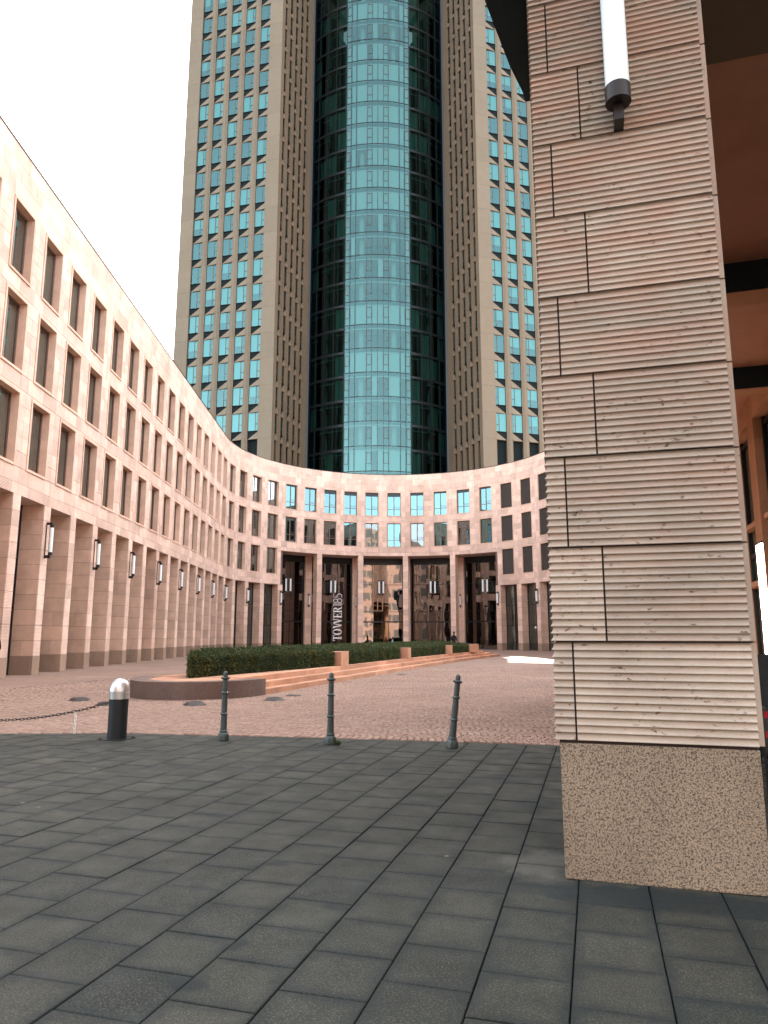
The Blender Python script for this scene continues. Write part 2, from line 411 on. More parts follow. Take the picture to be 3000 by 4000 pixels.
# parapet coping, roof, inner walls and floors
cp = MB(); rf = MB(); iw = MB(); ifl = MB()
NS = 150
ss = [SA + (SZ - SA) * i / NS for i in range(NS + 1)]
for a, b_ in zip(ss[:-1], ss[1:]):
    fbox(cp, a, b_, -.5, .035, HP, HP + .05); fbox(rf, a, b_, -7.0, -.5, HP - .4, HP - .1)
    fbox(iw, a, b_, -7.0, -6.8, 0, HP - .4)
    for z in (11.05, 14.8): fbox(ifl, a, b_, -6.8, -.56, z - .25, z + .1)
    if not (CS - .2 < (a + b_) / 2 < CE + .2): fbox(ifl, a, b_, -6.8, -1.2, 7.3, 7.6)
    fbox(iw, a, b_, -2.9, -2.8, 11.16, HP - .41)
cp.build('coping', 'bronze', cb); rf.build('roof', 'roof', cb); iw.build('inner_wall', 'interior', cb); ifl.build('floor_slab', 'interior', cb)
ew = MB(); fbox(ew, SA - .3, SA, -7, 0.0, 0, HP); fbox(ew, SZ, SZ + .3, -7, 0, 0, HP); ew.build('end_wall', 'stone_smooth', cb)
# --- arcade pillars
edges = sorted(set([round(sc - hw, 4) for sc, hw, kd in bays] + [round(SZ, 4)]))
PW = .63; PD = .95
pill = MB(); pli = MB(); linte = MB()
pillars = []
for e in edges:
    inC = CS - .1 < e < CE + .1
    if inC:
        k = min(range(11), key=lambda q: abs(cedge[q] - e))
        if k % 2: continue
    atend = abs(e - CS) < .1 or abs(e - CE) < .1
    top = DT if (inC and not atend) else AT
    a, b_ = e - PW / 2, e + PW / 2
    pillars.append((e, top))
    fbox(pill, a + .04, b_ - .04, -PD, -.045, .0, top)
    if atend: fbox(pill, (a + .04) if e > MIDS else e, e if e > MIDS else (b_ - .04), -3.3, -.045, AT, DT)
    fbox(pli, a - .006, b_ + .006, -PD, .006, 0, .75)
    nz = 10; 
    z = .75; i = 0
    while z < top - .05:
        z1 = min(z + .63, top)
        pan(a, b_, -.04, 0, z, z1)
        for sgn, sa, sb in ((-1, a, a + .036), (1, b_ - .036, b_)):
            if i % 2: pan(sa, sb, -PD, -.045, z, z1, 'stone_smooth')
            else:
                pan(sa, sb, -.5, -.045, z, z1, 'stone_smooth'); pan(sa, sb, -PD, -.5, z, z1, 'stone_smooth')
        z = z1; i += 1
pill.build('pillar_core', 'joint', cb)
for k, (e, top) in enumerate(pillars):
    mb = MB(); fbox(mb, e - PW / 2 - .006, e + PW / 2 + .006, -PD, .006, 0, .75); mb.build('plinth', 'granite_plinth', cb)
# soffits over the openings, glazing behind the small arcade
so = MB(); ag = []
for sc, hw, kd in bays:
    if kd == 'C': fboxn(so, sc - hw, sc + hw, -3.3, -.06, DT - .004, DT + .25)
    else:
        fboxn(so, sc - hw, sc + hw, -1.3, -.06, AT - .004, AT + .2)
so.build('soffit', 'stone_reveal', cb)
for sc, hw, kd in bays:
    if kd == 'C': continue
    mb = MB(); a, b_ = sc - hw + PW / 2, sc + hw - PW / 2
    for x0, x1 in ((a, a + .07), (sc - .035, sc + .035), (b_ - .07, b_)): fbox(mb, x0, x1, -1.02, -.93, 0, AT)
    for z in (2.6, 4.8): fbox(mb, a + .07, sc - .035, -1.01, -.94, z, z + .07); fbox(mb, sc + .035, b_ - .07, -1.01, -.94, z, z + .07)
    fr = mb.build('door_frame', 'frame_dark', cb)
    for x0, x1 in ((a + .07, sc - .035), (sc + .035, b_ - .07)):
        for z0, z1 in ((0.02, 2.6), (2.67, 4.8), (4.87, AT - .01)):
            mb = MB(); mb.quad(fp(x0, -.975, z0), fp(x0, -.975, z1), fp(x1, -.975, z1), fp(x1, -.975, z0)); mb.build('pane', 'glass_court', fr)
    mb = MB(); fbox(mb, a, b_, -1.6, -1.55, 0, AT); mb.build('inner_screen', 'dark_panel', fr)

def vis_key(p):
    s0, s1, v0, v1, z0, z1, mat = p
    c = Vector(fp((s0 + s1) / 2, v1, (z0 + z1) / 2)); d = c - Vector((0, 0, CAM_H)); w = d.dot(FW)
    if w <= 0: return 0
    x = d.dot(RT) / w; y = d.dot(UP) / w
    if abs(x) > .55 or abs(y) > .74 or x > .26: return 0
    n = frame((s0 + s1) / 2)[2]
    if mat == 'stone_smooth':
        t = frame((s0 + s1) / 2)[1]
        if s1 - s0 < .05 and d.dot(t) * (1 if True else -1) > 0 and False: return 0
        return (v1 - v0) * (z1 - z0) / w ** 2 * .6
    return (s1 - s0) * (z1 - z0) / w ** 2 * abs(d.normalized().dot(n))
PAN.sort(key=vis_key, reverse=True)
for p in PAN[:300]:
    mb = MB(); mb.cr = random.random(); fbox(mb, *p[:6]); mb.build('panel', p[6], cb)
for mat in ('stone_rib', 'stone_smooth'):
    mb = MB()
    for p in PAN[300:]:
        if p[6] == mat: mb.cr = random.random(); fbox(mb, *p[:6])
    mb.build('ashlar_cladding', mat, cb, kind='stuff')

# --- windows of the courtyard building (local: x along wall, y out, z up from the sill)
def frame_mb(x0, x1, z0, z1, y0, y1, w, bars_v=(), bars_h=()):
    mb = MB(); mb.box((x0, y0, z0), (x0 + w, y1, z1)); mb.box((x1 - w, y0, z0), (x1, y1, z1))
    mb.box((x0 + w, y0, z0), (x1 - w, y1, z0 + w)); mb.box((x0 + w, y0, z1 - w), (x1 - w, y1, z1))
    for x, bw_ in bars_v: mb.box((x - bw_ / 2, y0 + .004, z0 + w), (x + bw_ / 2, y1 - .004, z1 - w))
    for z, a, b_, bw_ in bars_h: mb.box((a, y0 + .008, z - bw_ / 2), (b_, y1 - .008, z + bw_ / 2))
    return mb
h_ = WW / 2
sur = MB()
for (a, b_, c, d) in ((-h_ - .1, -h_, -.1, WH + .1), (h_, h_ + .1, -.1, WH + .1)): sur.box((a, -.3, c), (b_, .035, d))
sur.box((-h_, -.3, -.1), (h_, .05, 0)); sur.box((-h_, -.3, WH), (h_, .035, WH + .1))
SUR = sur.mesh('window', 'stone_smooth')
FRA = frame_mb(-h_, h_, .0, WH, -.36, -.28, .07, [(.12, .09)]).mesh('window_frame', 'frame_brown')
FRB = frame_mb(-h_, h_, .0, WH, -.26, -.18, .06, [(.0, .10)], [(.82, -h_ + .06, -.05, .06), (.82, .05, h_ - .06, .06), (1.0, -h_ + .06, -.05, .02), (1.12, -h_ + .06, -.05, .02)]).mesh('window_frame', 'frame_brown')
def pane(x0, x1, z0, z1, y, mat): return MB().quad((x0, y, z0), (x1, y, z0), (x1, y, z1), (x0, y, z1)).mesh('pane', mat)
PA = [pane(-h_ + .07, .075, .07, WH - .07, -.32, 'glass_court'), pane(.165, h_ - .07, .07, WH - .07, -.325, 'glass_court')]
PB = [pane(-h_ + .06, -.05, .06, .79, -.22, 'glass_sky'), pane(.05, h_ - .06, .06, .79, -.223, 'glass_sky'), pane(-h_ + .06, -.05, .85, WH - .06, -.218, 'glass_sky'), pane(.05, h_ - .06, .85, WH - .06, -.225, 'glass_sky')]
PBC = [pane(-h_ + .06, -.05, .06, .79, -.22, 'glass_court'), pane(.05, h_ - .06, .06, .79, -.223, 'glass_court'), pane(-h_ + .06, -.05, .85, WH - .06, -.218, 'glass_court'), pane(.05, h_ - .06, .85, WH - .06, -.225, 'glass_court')]
def curtain_mesh(x0, x1, z0, z1, mat, amp=.02):
    mb = MB(); n = max(3, int((x1 - x0) / .05)); 
    for i in range(n):
        a = x0 + (x1 - x0) * i / n; b_ = x0 + (x1 - x0) * (i + 1) / n
        ya = -.48 + amp * sin(a * 40); yb = -.48 + amp * sin(b_ * 40)
        mb.quad((a, ya, z0), (b_, yb, z0), (b_, yb, z1), (a, ya, z1))
    return mb.mesh('curtain', mat)
CUR = [curtain_mesh(-h_ + .02, h_ * f, 0.02, WH - .02, m) for f in (.95, .55, .2) for m in ('curtain', 'curtain_dark')]
BLT = [MB().box((-h_ + .005, -.17, WH - d), (h_ - .005, -.12, WH - .003)).mesh('blind_box', 'frame_dark') for d in (.16, .3, .42)]
def louvre(part=1.0):
    mb = MB(); n = int(WH / .075); 
    for i in range(int(n * part)):
        z = WH - .02 - i * .075
        mb.quad((-h_ + .03, -.12, z), (h_ - .03, -.12, z), (h_ - .03, -.075, z - .062), (-h_ + .03, -.075, z - .062))
    mb.box((-h_ + .003, -.14, .0), (-h_ + .03, -.06, WH)); mb.box((h_ - .03, -.14, 0), (h_ - .003, -.06, WH)); mb.box((-.01, -.074, .03), (.01, -.066, WH - .03))
    return mb.mesh('louvre_blind', 'louvre')
LOU = louvre()
LBK = MB().quad((-h_, -.2, 0), (h_, -.2, 0), (h_, -.2, WH), (-h_, -.2, WH)).mesh('window_back', 'interior')
for bi, (sc, hw, kd) in enumerate(bays):
    for r in range(2 if kd == 'C' else 3):
        Mx = fmat(sc, 0, ROWT[r] - WH)
        w = link('window', SUR, cb, Mx)
        if kd in 'LA':
            sub('window_frame', FRA, w)
            for p in PA: sub('pane', p, w)
            sub('curtain', random.choice(CUR[:2] + CUR), w)
        elif kd == 'C':
            sub('window_frame', FRB, w)
            for p in (PB if (r == 0 and bi % 7 != 1) or random.random() < .6 else PBC): sub('pane', p, w)
            if r == 0: sub('blind_box', BLT[random.choice((0, 0, 1, 2))], w)
            if random.random() < .3: sub('curtain', CUR[5], w)
        else:
            sub('louvre_blind', LOU, w); sub('window_back', LBK, w)

# --- lobby portico: glass wall, pilasters, doors
GV = -3.2
for k in range(0, 11):
    e = cedge[k]
    if k % 2 == 0:
        mb = MB(); fbox(mb, e - .33, e + .33, GV - .1, GV + .35, .0, DT - .01)
        ps = mb.build('pilaster', 'joint', cb)
        z = 0; i = 0
        while z < DT - .1:
            z1 = min(z + .9, DT - .02); mb = MB(); mb.cr = random.random(); fbox(mb, e - .345, e + .345, GV + .3, GV + .385, z + .005, z1 - .005); mb.build('panel', 'stone_smooth', ps); z = z1
        for sg in (-1, 1):
            mb = MB(); fbox(mb, e + sg * .33, e + sg * .345, GV - .1, GV + .3, 0, DT - .02); mb.build('panel', 'stone_smooth', ps)
for k in range(5):
    a = cedge[2 * k] + .36; b_ = cedge[2 * k + 2] - .36
    nx = 3; xs = [a + (b_ - a) * i / nx for i in range(nx + 1)]
    mb = MB()
    for i, x in enumerate(xs):
        w = .05 if 0 < i < nx else .12
        fbox(mb, max(a, x - w), min(b_, x + w), GV - .06, GV + .06, 0, DT - .3) if i in (0, nx) else fbox(mb, x - .03, x + .03, GV - .05, GV + .05, 0, 3.1)
    fbox(mb, a, b_, GV - .08, GV + .08, DT - .75, DT - .02); fbox(mb, a + .12, b_ - .12, GV - .05, GV + .05, 3.1, 3.25); fbox(mb, a + .12, b_ - .12, GV - .02, GV + .02, 4.35, 4.4); fbox(mb, a + .12, b_ - .12, GV - .02, GV + .02, 7.6, 7.65)
    fr = mb.build('lobby_frame', 'frame_dark', cb)
    for i in range(nx):
        x0, x1 = xs[i], xs[i + 1]
        for z0, z1 in ((.03, 3.1), (3.25, 4.35), (4.4, 7.6), (7.65, DT - .75)):
            mb = MB(); mb.quad(fp(x0, GV, z0), fp(x0, GV, z1), fp(x1, GV, z1), fp(x1, GV, z0)); mb.build('pane', 'glass_lobby', fr)
    mb = MB(); fbox(mb, a - .36, b_ + .36, -6.6, -6.5, 0, DT); mb.build('lobby_wall', 'dark_panel', fr)
    mb = MB(); fbox(mb, a - .36, b_ + .36, -6.5, GV, -.02, .012); mb.build('lobby_floor', 'granite_wall', fr)
    if k in (1, 2, 3):
        mb = MB(); fbox(mb, a + .4 + .5 * k, a + 1.5 + .5 * k, -6.3, -6.2, 0, 2.9); mb.build('timber_panel', 'brass', fr)
for e, sg in ((CS, 1), (CE, -1)):
    mb = MB(); fbox(mb, *((e, e + .3) if sg > 0 else (e - .3, e)), GV, -PD, 0, DT); mb.build('portico_wall', 'stone_smooth', cb)
# ladder-like bronze lattice in the middle opening
la = MB(); lc = MIDS - .35
for x in (lc - .55, lc - .05, lc + .45): fbox(la, x, x + .09, GV + .12, GV + .2, 4.45, DT - .45)
for z in (4.45, 5.9, 7.6, 9.1, 10.2):
    fbox(la, lc - .46, lc - .05, GV + .12, GV + .2, z, z + .08); fbox(la, lc + .04, lc + .45, GV + .12, GV + .2, z, z + .08)
la.build('bronze_lattice', 'brass', cb)
# small notices on the right doors
for s_, z in ((CE - 1.0, 2.2), (CE - 1.0, 3.1), (CE + 1.5 * BP, 2.3)):
    mb = MB(); v = GV + .01 if s_ < CE else -.96
    mb.quad(fp(s_, v, z), fp(s_, v, z + .22), fp(s_ + .26, v, z + .22), fp(s_ + .26, v, z)); mb.build('notice', 'paper', cb)

# ------------------------------------------------------------------ tower
TAZ = radians(-16.75); TA = Vector((sin(TAZ), cos(TAZ), 0)); TB = Vector((cos(TAZ), -sin(TAZ), 0))
def tw(lat, dep, z=0.0): p = TB * lat + TA * dep; return Vector((p.x, p.y, z))
tower = thing('office_tower', 'tall beige stone office tower with curved teal glass core', 'tower', tw(0, 108))
FH = 3.78; Z0 = 31.54; NR = 21
WA = radians(15)
def wing_frame(sg, side):
    """origin, direction (local x to the right seen from outside), outward normal"""
    c = tw(sg * 14.25, 93.4)
    if not side:
        d = (TB * (sg * cos(WA)) + TA * sin(WA)); n = (TB * (sg * sin(WA)) - TA * cos(WA))
    else:
        q = tw(sg * 10.5, 104.6) - c; q.normalize(); d = q; n = (TB * (-sg * 11.2) - TA * 3.75).normalized()
    return c, d, n
def wmat(sg, side, u, z):
    c, d, n = wing_frame(sg, side); p = c + d * u
    # local x = d, local y = outward normal : make right handed by flipping x when needed
    x = d; y = n
    if x.cross(y).z < 0: x = -x
    return Matrix(((x.x, y.x, 0, p.x), (x.y, y.y, 0, p.y), (0, 0, 1, z), (0, 0, 0, 1))), (1 if (x - d).length < .1 else -1)
def wbox(mb, sg, side, u0, u1, v0, v1, z0, z1):
    c, d, n = wing_frame(sg, side)
    P = lambda u, v, z: tuple(c + d * u + n * v + Vector((0, 0, z)))
    return mb.hexa([P(u0, v0, z0), P(u0, v1, z0), P(u1, v1, z0), P(u1, v0, z0), P(u0, v0, z1), P(u0, v1, z1), P(u1, v1, z1), P(u1, v0, z1)])
# window meshes, in local frame with 'm' = +1 when the narrow casement is at +x
TW = 1.58; TH_ = 2.6
def tower_window(w, m):
    gl = 'glass_tower' if w > 1 else 'glass_flank'
    h = w / 2; xs = m * (h - .5)
    fr = frame_mb(-h, h, 0, TH_, -.24, -.16, .05, [(xs, .07)], [(.98, *(sorted((xs + m * .035, m * (h - .05)))), .07)]).mesh('window', 'frame_taupe')
    a, b_ = sorted((-m * (h - .05), xs - m * .035)); c, d = sorted((xs + m * .035, m * (h - .05)))
    ps = [pane(a, b_, .05, TH_ - .05, -.2, gl), pane(c, d, .05, .945, -.203, gl), pane(c, d, 1.015, TH_ - .05, -.197, gl)]
    return fr, ps
def tri(w, m, zt):
    h = w / 2
    # light folded panel: corners low outer, low inner, high inner side; dark panel above it
    lo = MB(); A_ = (-m * h, -.17, -1.18); B_ = (m * h, .02, -1.18); C_ = (m * h, -.17, -.06)
    lo.add([A_, B_, C_, (A_[0], -.3, -1.18), (B_[0], -.3, -1.18), (C_[0], -.3, -.06)], [(0, 1, 2) if m > 0 else (0, 2, 1), (0, 3, 4, 1), (1, 4, 5, 2), (2, 5, 3, 0)])
    dk = MB(); dk.add([(-m * h, -.19, -1.18), (m * h, -.19, -.0), (-m * h, -.19, -.0), (m * h, -.19, -1.18)], [(0, 3, 1, 2) if m > 0 else (0, 2, 1, 3)])
    dk.box((-h, -.19, -.05), (h, -.08, .0))
    return lo.mesh('spandrel', 'tower_stone' if w > 1 else 'tower_stone_shaded'), dk.mesh('spandrel_recess', 'dark_panel')
TBL = {}
for w in (TW, .86):
    for m in (1, -1):
        h = w / 2
        bl = []
        for fx in (1.0, .62, .8):
            for fz in (1.0, .55):
                a, b_ = sorted((-m * (h - .04), -m * (h - .04) + m * (w - .08) * fx))
                bl.append(MB().box((a, -.36, TH_ * (1 - fz)), (b_, -.33, TH_)).mesh('blind', 'blind_pale'))
        TBL[(w, m)] = (tower_window(w, m), tri(w, m, 0), bl, MB().box((-h - .1, -.95, -1.2), (h + .1, -.9, TH_ + .1)).mesh('inner_wall', 'interior_mid'))
PANEL = {}
def panel_mesh(w, fl, mat):
    k = (round(w, 3), fl, mat)
    if k not in PANEL:
        mb = MB(); h = w / 2
        if fl:   # moulded pier: three stepped vertical fillets
            mb.box((-h, -.3, .008), (h, -.06, FH - .008)); mb.box((-h * .62, -.06, .008), (h * .62, -.0, FH - .008)); mb.box((-h * .22, 0, .008), (h * .22, .055, FH - .008))
        else: mb.box((-h, -.3, .008), (h, .03, FH - .008))
        PANEL[k] = mb.mesh('panel', mat)
    return PANEL[k]
for sg in (-1, 1):
    for side in (0, 1):
        if side: cols = [(.85 + 1.9 * i + .43, .86) for i in range(5)]; length = 11.1
        else: cols = [(2.8 + 2.43 * i, TW) for i in range(5)]; length = 15.4
        ncol = len(cols) if sg < 0 or side else 4
        mat = 'tower_stone' if not side else 'tower_stone_shaded'
        # piers
        us = [0.0]; 
        for u, w in cols[:ncol]: us += [u - w / 2, u + w / 2]
        us.append(length if ncol == len(cols) else us[-1] + .85)
        for i in range(0, len(us), 2):
            u0, u1 = us[i], us[i + 1]; wd = u1 - u0
            for k in range(-2, NR):
                zb = Z0 - TH_ - 1.18 + FH * k
                Mx, s_ = wmat(sg, side, (u0 + u1) / 2, zb)
                link('panel', panel_mesh(wd, 1 if 0 < i < len(us) - 2 else 0, mat), tower, Mx)
        for ci, (u, w) in enumerate(cols[:ncol]):
            for k in range(NR):
                zb = Z0 - TH_ + FH * k
                Mx, s_ = wmat(sg, side, u, zb)
                m = -s_ if not side else s_        # narrow casement side: towards the tower's corner
                (fr, ps), (lo, dk), bl, iwm = TBL[(w, m)]
                wd = link('window', fr, tower, Mx)
                for p in ps: sub('pane', p, wd)
                if random.random() < (.8 if k < 9 else .45): sub('blind', random.choice(bl[:1] * 3 + bl), wd)
                sub('inner_wall', iwm, wd)
                spn = link('spandrel', lo, tower, Mx); sub('spandrel_recess', dk, spn)
            mb = MB(); wbox(mb, sg, side, u - w / 2, u + w / 2, -.6, -.55, 20, Z0 - TH_ - 1.18); mb.build('louvre_panel', 'dark_panel', tower)
# curved glass core
RD = 15.0; CD = 116.6; FZ = 28.9 - FH * 2
def cyl(ang, r, z): a = radians(ang); return tuple(tw(r * sin(a), CD - r * cos(a), z))
mul = [-19.4, -16.4, -13.2, -6.4, -3.4, 0, 3.4, 6.4, 13.2, 16.4, 19.4]
fl_ = [19.4, 26.5, 33.2, 39.6, 45.2]
NF = 25
for a in mul:
    mb = MB(); mb.hexa([cyl(a - .12, RD - .1, 20), cyl(a + .12, RD - .1, 20), cyl(a + .12, RD + .07, 20), cyl(a - .12, RD + .07, 20)] + [cyl(x, r, 122) for x, r in ((a - .12, RD - .1), (a + .12, RD - .1), (a + .12, RD + .07), (a - .12, RD + .07))])
    mb.build('mullion', 'mullion_teal', tower)
for sg in (-1, 1):
    for a in fl_[1:]:
        a = a * sg; mb = MB(); mb.hexa([cyl(a - .1, RD - .1, 20), cyl(a + .1, RD - .1, 20), cyl(a + .1, RD + .05, 20), cyl(a - .1, RD + .05, 20)] + [cyl(x, r, 122) for x, r in ((a - .1, RD - .1), (a + .1, RD - .1), (a + .1, RD + .05), (a - .1, RD + .05))])
        mb.build('mullion', 'frame_dark', tower)
def arcband(mb, a0, a1, r0, r1, z0, z1, n=8):
    for i in range(n):
        x, y = a0 + (a1 - a0) * i / n, a0 + (a1 - a0) * (i + 1) / n
        mb.hexa([cyl(x, r0, z0), cyl(y, r0, z0), cyl(y, r1, z0), cyl(x, r1, z0), cyl(x, r0, z1), cyl(y, r0, z1), cyl(y, r1, z1), cyl(x, r1, z1)])
for k in range(NF):
    z = FZ + FH * k
    mb = MB(); arcband(mb, -19.4, 19.4, RD - .05, RD + .06, z - .05, z + .05, 10); mb.build('floor_rail', 'mullion_teal', tower)
    mb = MB(); arcband(mb, -19.3, 19.3, RD - 3.2, RD - .45, z - .28, z - .1, 10); mb.build('floor_slab', 'interior_pale', tower)
    mb = MB(); arcband(mb, -19.3, 19.3, RD - .42, RD - .36, z - .66, z - .5, 10); mb.build('ceiling_edge', 'blind_pale', tower)
    mb = MB(); arcband(mb, -19.3, 19.3, RD - .4, RD - .34, z - .495, z - .055, 10); mb.build('spandrel_band', 'band_teal', tower)
    closed = random.random() < (.62 if k > 11 else .2)
    for i in range(10):
        a0, a1 = mul[i] + .13, mul[i + 1] - .13
        mb = MB()
        n = 2
        for q in range(n):
            x, y = a0 + (a1 - a0) * q / n, a0 + (a1 - a0) * (q + 1) / n
            mb.quad(cyl(x, RD, z + .05), cyl(y, RD, z + .05), cyl(y, RD, z + FH - .05), cyl(x, RD, z + FH - .05))
        mb.build('pane', 'glass_core', tower)
        if random.random() < (.93 if closed else .12):
            mb = MB(); arcband(mb, a0 + .1, a1 - .1, RD - .33, RD - .3, z + .06, z + FH - .72, 2); mb.build('blind', 'blind_pale', tower)
        if i in (0, 3, 6, 9):
            mb = MB()
            for (x0, x1, zz0, zz1) in ((a0, a0 + .22, z + 1.1, z + 2.75), (a1 - .22, a1, z + 1.1, z + 2.75), (a0 + .22, a1 - .22, z + 1.1, z + 1.16), (a0 + .22, a1 - .22, z + 2.69, z + 2.75)):
                mb.hexa([cyl(x0, RD - .04, zz0), cyl(x1, RD - .04, zz0), cyl(x1, RD + .05, zz0), cyl(x0, RD + .05, zz0), cyl(x0, RD - .04, zz1), cyl(x1, RD - .04, zz1), cyl(x1, RD + .05, zz1), cyl(x0, RD + .05, zz1)])
            mb.build('vent_frame', 'frame_taupe', tower)
    for sg in (-1, 1):
        fz = z - .35
        mb = MB(); arcband(mb, *sorted((sg * 19.6, sg * 45.2)), RD - .1, RD + .02, fz - .35, fz + .05, 8); mb.build('floor_rail', 'frame_dark', tower)
        for i in range(4):
            a0, a1 = sorted((sg * (fl_[i] + .12), sg * (fl_[i + 1] - .12)))
            mb = MB(); mb.quad(cyl(a0, RD - .02, fz + .05), cyl(a1, RD - .02, fz + .05), cyl(a1, RD - .02, fz + FH - .35), cyl(a0, RD - .02, fz + FH - .35)); mb.build('pane', 'glass_flank', tower)
            rr = random.random()
            if rr < (.45 if i == 0 else .2):
                mb = MB(); arcband(mb, a0 + .2, a1 - .2, RD - .5, RD - .45, fz + .1, fz + FH - .4, 2); mb.build('blind', 'blind_teal', tower)
            if rr > .4: 
                mb = MB(); arcband(mb, a0 + .3, a1 - .3, RD - .75, RD - .65, fz + FH - .75, fz + FH - .6, 2); mb.build('ceiling_edge', 'blind_teal', tower)
for lat in (-10.6, 10.6, -2 * 14.4 / 2 - 7, 21.4):
    mb = MB(); p = cyl(lat, RD - 1.5, 0); mb.lathe([(.42, 18), (.42, 122)], 14, None, p[0], p[1]); mb.build('column', 'interior_pale', tower, True)
# solid body, dark inside, behind the glass; plain upper storeys out of frame
mb = MB(); pts = [cyl(a, RD - 3.4, 0)[:2] for a in range(-46, 47, 4)]
mb.prism(pts + [tuple(tw(12, 140)[:2]), tuple(tw(-12, 140)[:2])], 0, 122); mb.build('service_core', 'interior_mid', tower)
for sg in (-1, 1):
    c, d, n = wing_frame(sg, 0); c2, d2, n2 = wing_frame(sg, 1)
    Lw = 15.4 if sg < 0 else 13.0
    q = lambda v: (v.x, v.y)
    poly = [c - n * .97 + d * 1.1, c + d * (Lw - .02) - n * .97, tw(sg * (31 if sg < 0 else 27), 132), tw(sg * 10.6, 132), c2 + d2 * 11.1 - n2 * .97, c2 - n2 * .97 + d2 * 1.1]
    poly = [q(p) for p in poly]
    if sg > 0: poly = poly[::-1]
    mb = MB(); mb.prism(poly, 0, 112); mb.build('wing_body', 'tower_stone', tower)
    ep = [c + d * (Lw - .02) - n * .96, c + d * (Lw - .02), c + d * Lw, c + d * Lw - n * .96]
    up = [c, c + d * Lw, tw(sg * (31 if sg < 0 else 27), 132), tw(sg * 10.6, 132), c2 + d2 * 11.1]
    up = [q(p) for p in up]
    if sg > 0: up = up[::-1]
    mb = MB(); mb.prism(up, 112, 198); mb.build('upper_storeys', 'tower_stone', tower)
    mb = MB(); mb.prism([q(tw(sg * 10.5, 104.6)), q(tw(sg * 11.3, 104.4)), q(tw(sg * 11.3, 107)), q(tw(sg * 10.2, 107))], 18, 122); mb.build('recess_wall', 'frame_dark', tower)
mb = MB(); mb.prism([cyl(a, RD, 0)[:2] for a in range(-46, 47, 4)] + [tuple(tw(12, 140)[:2]), tuple(tw(-12, 140)[:2])], 122, 200); mb.build('upper_core', 'dark_panel', tower)
# added block past the right wing, shades the foreground and shapes the sun patch
c, d, n = wing_frame(1, 0); mb = MB(); zz = [(13.02, 54), (15.5, 66.5), (28, 76)]
for (u0, za), (u1, zb) in zip(zz[:-1], zz[1:]):
    f0, f1 = c + d * u0, c + d * u1; g0, g1 = f0 - n * 2.5, f1 - n * 2.5
    mb.hexa([(f0.x, f0.y, za), (g0.x, g0.y, za), (g1.x, g1.y, zb), (f1.x, f1.y, zb), (f0.x, f0.y, 198), (g0.x, g0.y, 198), (g1.x, g1.y, 198), (f1.x, f1.y, 198)])
mb.build('shade_block', 'tower_stone', tower)

# office blocks across the street, behind the camera
ashlar('opposite_stone', (.36, .235, .185), var=.0); simple('opposite_window', (.10, .09, .08), .2, 0, .5)
def block(label, x0, x1, y0, y1, h, nx, nz):
    t_ = thing('office_block', label, 'building', ((x0 + x1) / 2, y1, 0), 'office blocks across the street')
    mb = MB(); mb.box((x0, y0, -.1), (x1, y1, h)); mb.build('wall', 'opposite_stone', t_)
    w = (x1 - x0) / nx; fh = h / nz
    for k in range(nz):
        mb = MB()
        for i in range(nx): mb.box((x0 + w * (i + .18), y1 + .01, fh * (k + .25)), (x0 + w * (i + .82), y1 + .05, fh * (k + .85)))
        mb.build('window_row', 'opposite_window', t_, kind='stuff')
block('tall pale office block across the street behind the viewer', -42, 14, -60, -30, 23, 18, 6)
block('second pale office block across the street, farther right', 22, 70, -55, -32, 34, 15, 9)
# ------------------------------------------------------------------ ground
def edge_y(x):
    P = [(-40, 6.0), (-14, 9.1), (-9.47, 10.0), (-7.6, 10.62), (-5.0, 10.93), (-2.9, 11.12), (-.58, 11.28), (6, 11.9), (40, 15)]
    for (a, b_), (c, d) in zip(P[:-1], P[1:]):
        if a <= x <= c: return b_ + (d - b_) * (x - a) / (c - a)
    return 11
g = MB(); g.quad((-1500, -1500, -.09), (1500, -1500, -.09), (1500, 1500, -.09), (-1500, 1500, -.09)); structure(g.build('ground', 'asphalt'))
xs = [-40 + 2 * i for i in range(41)]
mb = MB()
for a, b_ in zip(xs[:-1], xs[1:]): mb.quad((a, -30, -.02), (b_, -30, -.02), (b_, edge_y(b_) - .004, -.02), (a, edge_y(a) - .004, -.02))
pav = structure(mb.build('pavement', 'slab_joint'))
mb = MB()
CY = 38.0
for a, b_ in zip(xs[:-1], xs[1:]): mb.quad((a, edge_y(a) - .004, -.015), (b_, edge_y(b_) - .004, -.015), (b_, CY, -.015), (a, CY, -.015))
mb.cm = 1; mb.quad((-60, CY, -.006), (60, CY, -.006), (60, 130, -.006), (-60, 130, -.006)); mb.quad((-60, 5, -.012), (-40, 6, -.012), (-40, CY, -.012), (-60, CY, -.012)); mb.quad((40, 15, -.012), (60, 15, -.012), (60, CY, -.012), (40, CY, -.012))
mb.quad((-45, 4.5, -.004), (-17.25, 8.2, -.004), (-17.25, CY, -.004), (-45, CY, -.004))
plz = structure(mb.build('plaza', ['cobble_joint', 'cobble_flat']))
